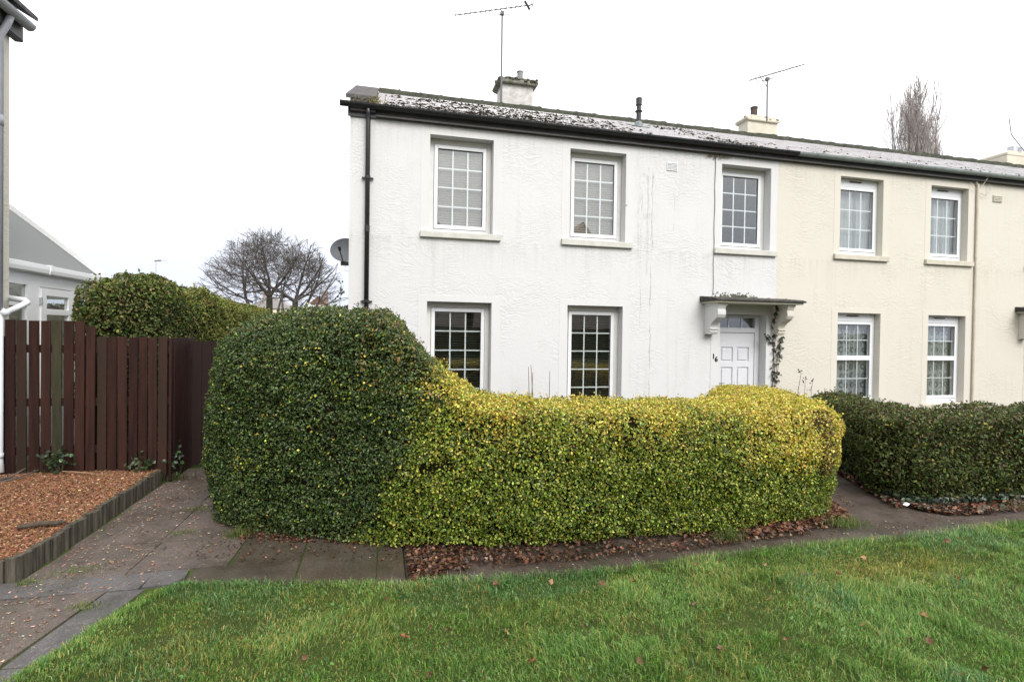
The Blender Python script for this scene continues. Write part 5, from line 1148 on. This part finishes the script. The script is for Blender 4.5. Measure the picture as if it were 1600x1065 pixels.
# ------------------------------------------------------------------ bare trees
def grow(mb, p, d, ln, r, depth, inside, kids, spread, up, minr=.006, segs=4):
    pts = [p.copy()]; rad = [r]; dd = d.copy()
    for i in range(segs):
        dd = (dd+Vector(rng.normal(0, .13, 3))+Vector((0, 0, up))).normalized(); p = p+dd*ln/segs; pts.append(p.copy()); rad.append(r*(1-.55*(i+1)/segs))
        if not inside(p): break
    mb.tube(pts, rad, 6 if depth > 3 else (4 if depth > 1 else 3), cap=False)
    if depth == 0 or not inside(pts[-1]): return
    for k_ in range(kids):
        t = rng.uniform(.35, 1.) if k_ else 1.; i = min(int(t*(len(pts)-1)), len(pts)-2); q = pts[i].lerp(pts[i+1], t*(len(pts)-1)-i)
        base_d = (pts[i+1]-pts[i]).normalized(); s_ = spread*(.35 if k_ == 0 else 1.)
        nd = (base_d+Vector(rng.normal(0, 1, 3))*s_).normalized(); grow(mb, q, nd, ln*rng.uniform(.62, .82), max(r*.5, minr), depth-1, inside, kids, spread, up, minr, segs)
BT = thing('bare_tree', (-5.3, 20, 0), 'wide leafless many stemmed tree beyond the hedges left of the white house', 'tree')
def in1(p): return ((p.x+5.25)/3.3)**2+((p.y-20)/3.0)**2+(max(p.z-2.6, 0)/4.2)**2 < 1.0+rng.normal(0, .09) and p.z > 2.7
trk = MB(); br = MB()
for x, lx, r_, zt in ((-6.25, -1.1, .12, 3.0), (-5.5, -.2, .17, 3.5), (-5.0, .25, .08, 2.9), (-4.75, -.2, .08, 2.9), (-4.25, .15, .16, 3.3), (-3.75, .9, .11, 3.0), (-3.3, 1.2, .10, 2.9)):
    p = Vector((x, 20+rng.normal(0, .3), zt)); trk.tube([Vector((x-lx*.35, p.y, 0)), Vector((x-lx*.12, p.y, zt*.5)), p], [r_*1.25, r_*1.05, r_*.85], 8)
    # leader carries on upward, limbs leave it all the way
    for fk in ((-.75, .0, .75) if r_ > .15 else (0,)):
        q = p.copy(); d = Vector((lx*.45+fk, rng.normal(0, .25), 1)).normalized(); rr_ = r_*(.6 if r_ > .15 else .75); pts = [q.copy()]; rad = [rr_]
        for k_ in range(11):
            d = (d+Vector(rng.normal(0, .10, 3))+Vector((0, 0, .03))).normalized(); q = q+d*.42
            if not in1(q): break
            rr_ *= .80; pts.append(q.copy()); rad.append(max(rr_, .012))
            for m_ in range(2):
                sd = (d*.6+Vector((rng.normal(lx*.5, .9), rng.normal(0, .6), rng.normal(.0, .35)))).normalized()
                grow(br, q.copy(), sd, rng.uniform(.8, 1.4), max(rr_*.5, .015), 4, in1, 3, .50, .03, .0068)
        if len(pts) > 1: br.tube(pts, rad, 6, cap=False)
for zt, dx in ((3.1, -1), (3.3, -1.2), (2.9, 1.), (3.4, 1.2)):
    grow(br, Vector((-5.2+dx*.8, 20, zt-.1)), Vector((dx, 0, .30)).normalized(), 1.9, .055, 4, lambda p: p.z > 2.6 and in1(Vector((p.x*.97-.15, p.y, max(p.z, 2.8)))), 3, .34, .05, .0075)
trk.build('trunk', M['bark_green'], BT, fix=False); br.build('crown', M['bark_dark'], BT, fix=False)
PT = thing('poplar_tree', (35, 20, 0), 'tall narrow leafless poplar rising behind the cream house roof', 'tree')
trk = MB(); br = MB(); trk.tube([(35.2, 20, 0), (35.1, 20, 8), (34.7, 20, 15)], [.35, .25, .12], 8, cap=False)
def in2(p): w_ = np.interp(p.z, [9, 12, 14, 16, 17.6, 18.9], [1.7, 1.75, 1.55, 1.1, .7, .1]); cx = 35.05-.14*(p.z-12); return abs(p.x-cx) < w_ and abs(p.y-20) < 1.8
for k_ in range(60):
    z = rng.uniform(8, 15.5); a_ = rng.uniform(0, 6.28); tx = np.interp(z, [0, 8, 15], [35.2, 35.1, 34.7]); off = rng.uniform(0, 1.3)
    grow(br, Vector((tx+off*math.cos(a_), 20+off*math.sin(a_), z)), Vector((.13*math.cos(a_)-.02, .13*math.sin(a_), 1)).normalized(), rng.uniform(1.6, 2.8), .045, 3, in2, 4, .22, .24, .012)
trk.build('trunk', M['bark_poplar'], PT, fix=False); br.build('crown', M['bark_poplar'], PT, fix=False)

# ------------------------------------------------------------------ far background
def far_house(x0, x1, y0, y1, ze, zr, wm, rm, label, along='x'):
    T_ = thing('distant_house', ((x0+x1)/2, y0, 0), label, 'house', 'houses in the distance'); k_ = MB(); k_.box(x0, x1, y0, y1, 0, ze)
    k_.build('wall', wm, T_); k_ = MB()
    if along == 'x': ym = (y0+y1)/2; k_.prism([(y0-.3, ze-.15), (ym, zr), (y1+.3, ze-.15)], 'x', x0-.2, x1+.2)
    else: xm = (x0+x1)/2; k_.prism([(x0-.3, ze-.15), (xm, zr), (x1+.3, ze-.15)], 'y', y0-.2, y1+.2)
    R_ = k_.build('roof', rm, T_); k_ = MB(); k_.box(x0+.8, x0+1.6, (y0+y1)/2-.3, (y0+y1)/2+.3, zr-1, zr+.8); k_.build('chimney', M['brick'], R_)
    for xa in np.arange(x0+1, x1-1.2, 2.4):
        for z in (1., 3.6):
            if z+1.1 < ze: k_ = MB(); k_.box(xa, xa+1.1, y0-.05, y0-.01, z, z+1.1); k_.build('window', M['dark_rubber'], T_)
    return T_
far_house(-15.2, -10.6, 60, 67, 4.6, 6.0, M['farpale'], M['fargrey'], 'far pale house with a low grey roof seen through the bare tree', 'y')
far_house(-8.3, -6.9, 60, 66, 5.3, 6.0, M['farpale'], M['fartile'], 'far pale gabled house with a red roof at the tree\'s right', 'y')
k = MB(); xs = np.linspace(-60, 60, 90); zz = 4.5+.6*vnoise(np.c_[xs*.2, xs*0, xs*0], 1.)+.5*vnoise(np.c_[xs, xs*0, xs*0], 1.)+.8*sstep(xs, -12, -2)
for i in range(89): k.poly([(xs[i], 90, -.1), (xs[i+1], 90, -.1), (xs[i+1], 95, zz[i+1]), (xs[i], 95, zz[i])]); k.poly([(xs[i], 95, zz[i]), (xs[i+1], 95, zz[i+1]), (xs[i+1], 110, -.1), (xs[i], 110, -.1)])
o = k.build('hill', M['farwood'], None, fix=False); o['kind'] = 'structure'
n = 9000; xx = rng.uniform(-60, 20, n); P = np.c_[xx, rng.uniform(92, 97, n), np.interp(xx, xs, zz)*rng.uniform(.75, 1.13, n)]
o = leaves('distant_woodland', P, unit(rng.normal(size=(n, 3))), jitter(pick(np.array([(.09, .09, .085), (.13, .12, .11), (.07, .08, .06)]), n, [.4, .3, .3]), .15), .5, .4, M['dead'], None); tag(o, 'grey wooded skyline in the far distance', 'woodland', kind='stuff')
SLm = thing('street_lamp', (-25, 60, 0), 'faint distant street lamp above the long rounded hedge', 'street lamp'); k = MB(); k.tube([(-25, 60, 0), (-25, 60, 9.5), (-24.6, 60, 9.62), (-23.9, 60, 9.65)], [.10, .06, .05, .04], 6); k.build('pole', mat('far lamp', (.45, .45, .5), .8), SLm)
k = MB(); k.tube([(-25.15, 60, 9.55), (-24.5, 60, 9.62)], [.1, .14], 6); k.build('lamp_head', M['galv'], SLm)

# houses across the green, behind the viewer: they show in the window glass
NM = ('first', 'second', 'third', 'fourth', 'fifth', 'sixth')
M['facing_wall'] = mat('pale brick opposite', (.34, .31, .28), .9, var=.15, vscale=2)
for i, xc in enumerate((-12, -4.5, 3.6, 10.2, 16.4, 23)):
    T_ = thing('opposite_house', (xc, -34, 0), 'brown gabled house across the green, %s of the row reflected in the upstairs windows' % NM[i], 'house', 'houses across the green'); x0, x1 = xc-3, xc+3
    k = MB(); k.box(x0, x1, -42, -34, 0, 7.6); k.build('wall', M['facing_wall'], T_); k = MB(); k.prism([(x0-.3, 7.45), (xc, 11.4), (x1+.3, 7.45)], 'y', -42.3, -33.7); k.build('roof', M['fartile'], T_)
k = MB(); k.box(-40, 50, -33, -31.5, 0, 2.3); o = k.build('boundary_hedge', mat('far hedge', (.035, .05, .02), 1., 0, var=.4, vscale=3), None); tag(o, 'long dark hedge across the green, reflected low in the windows', 'hedge')
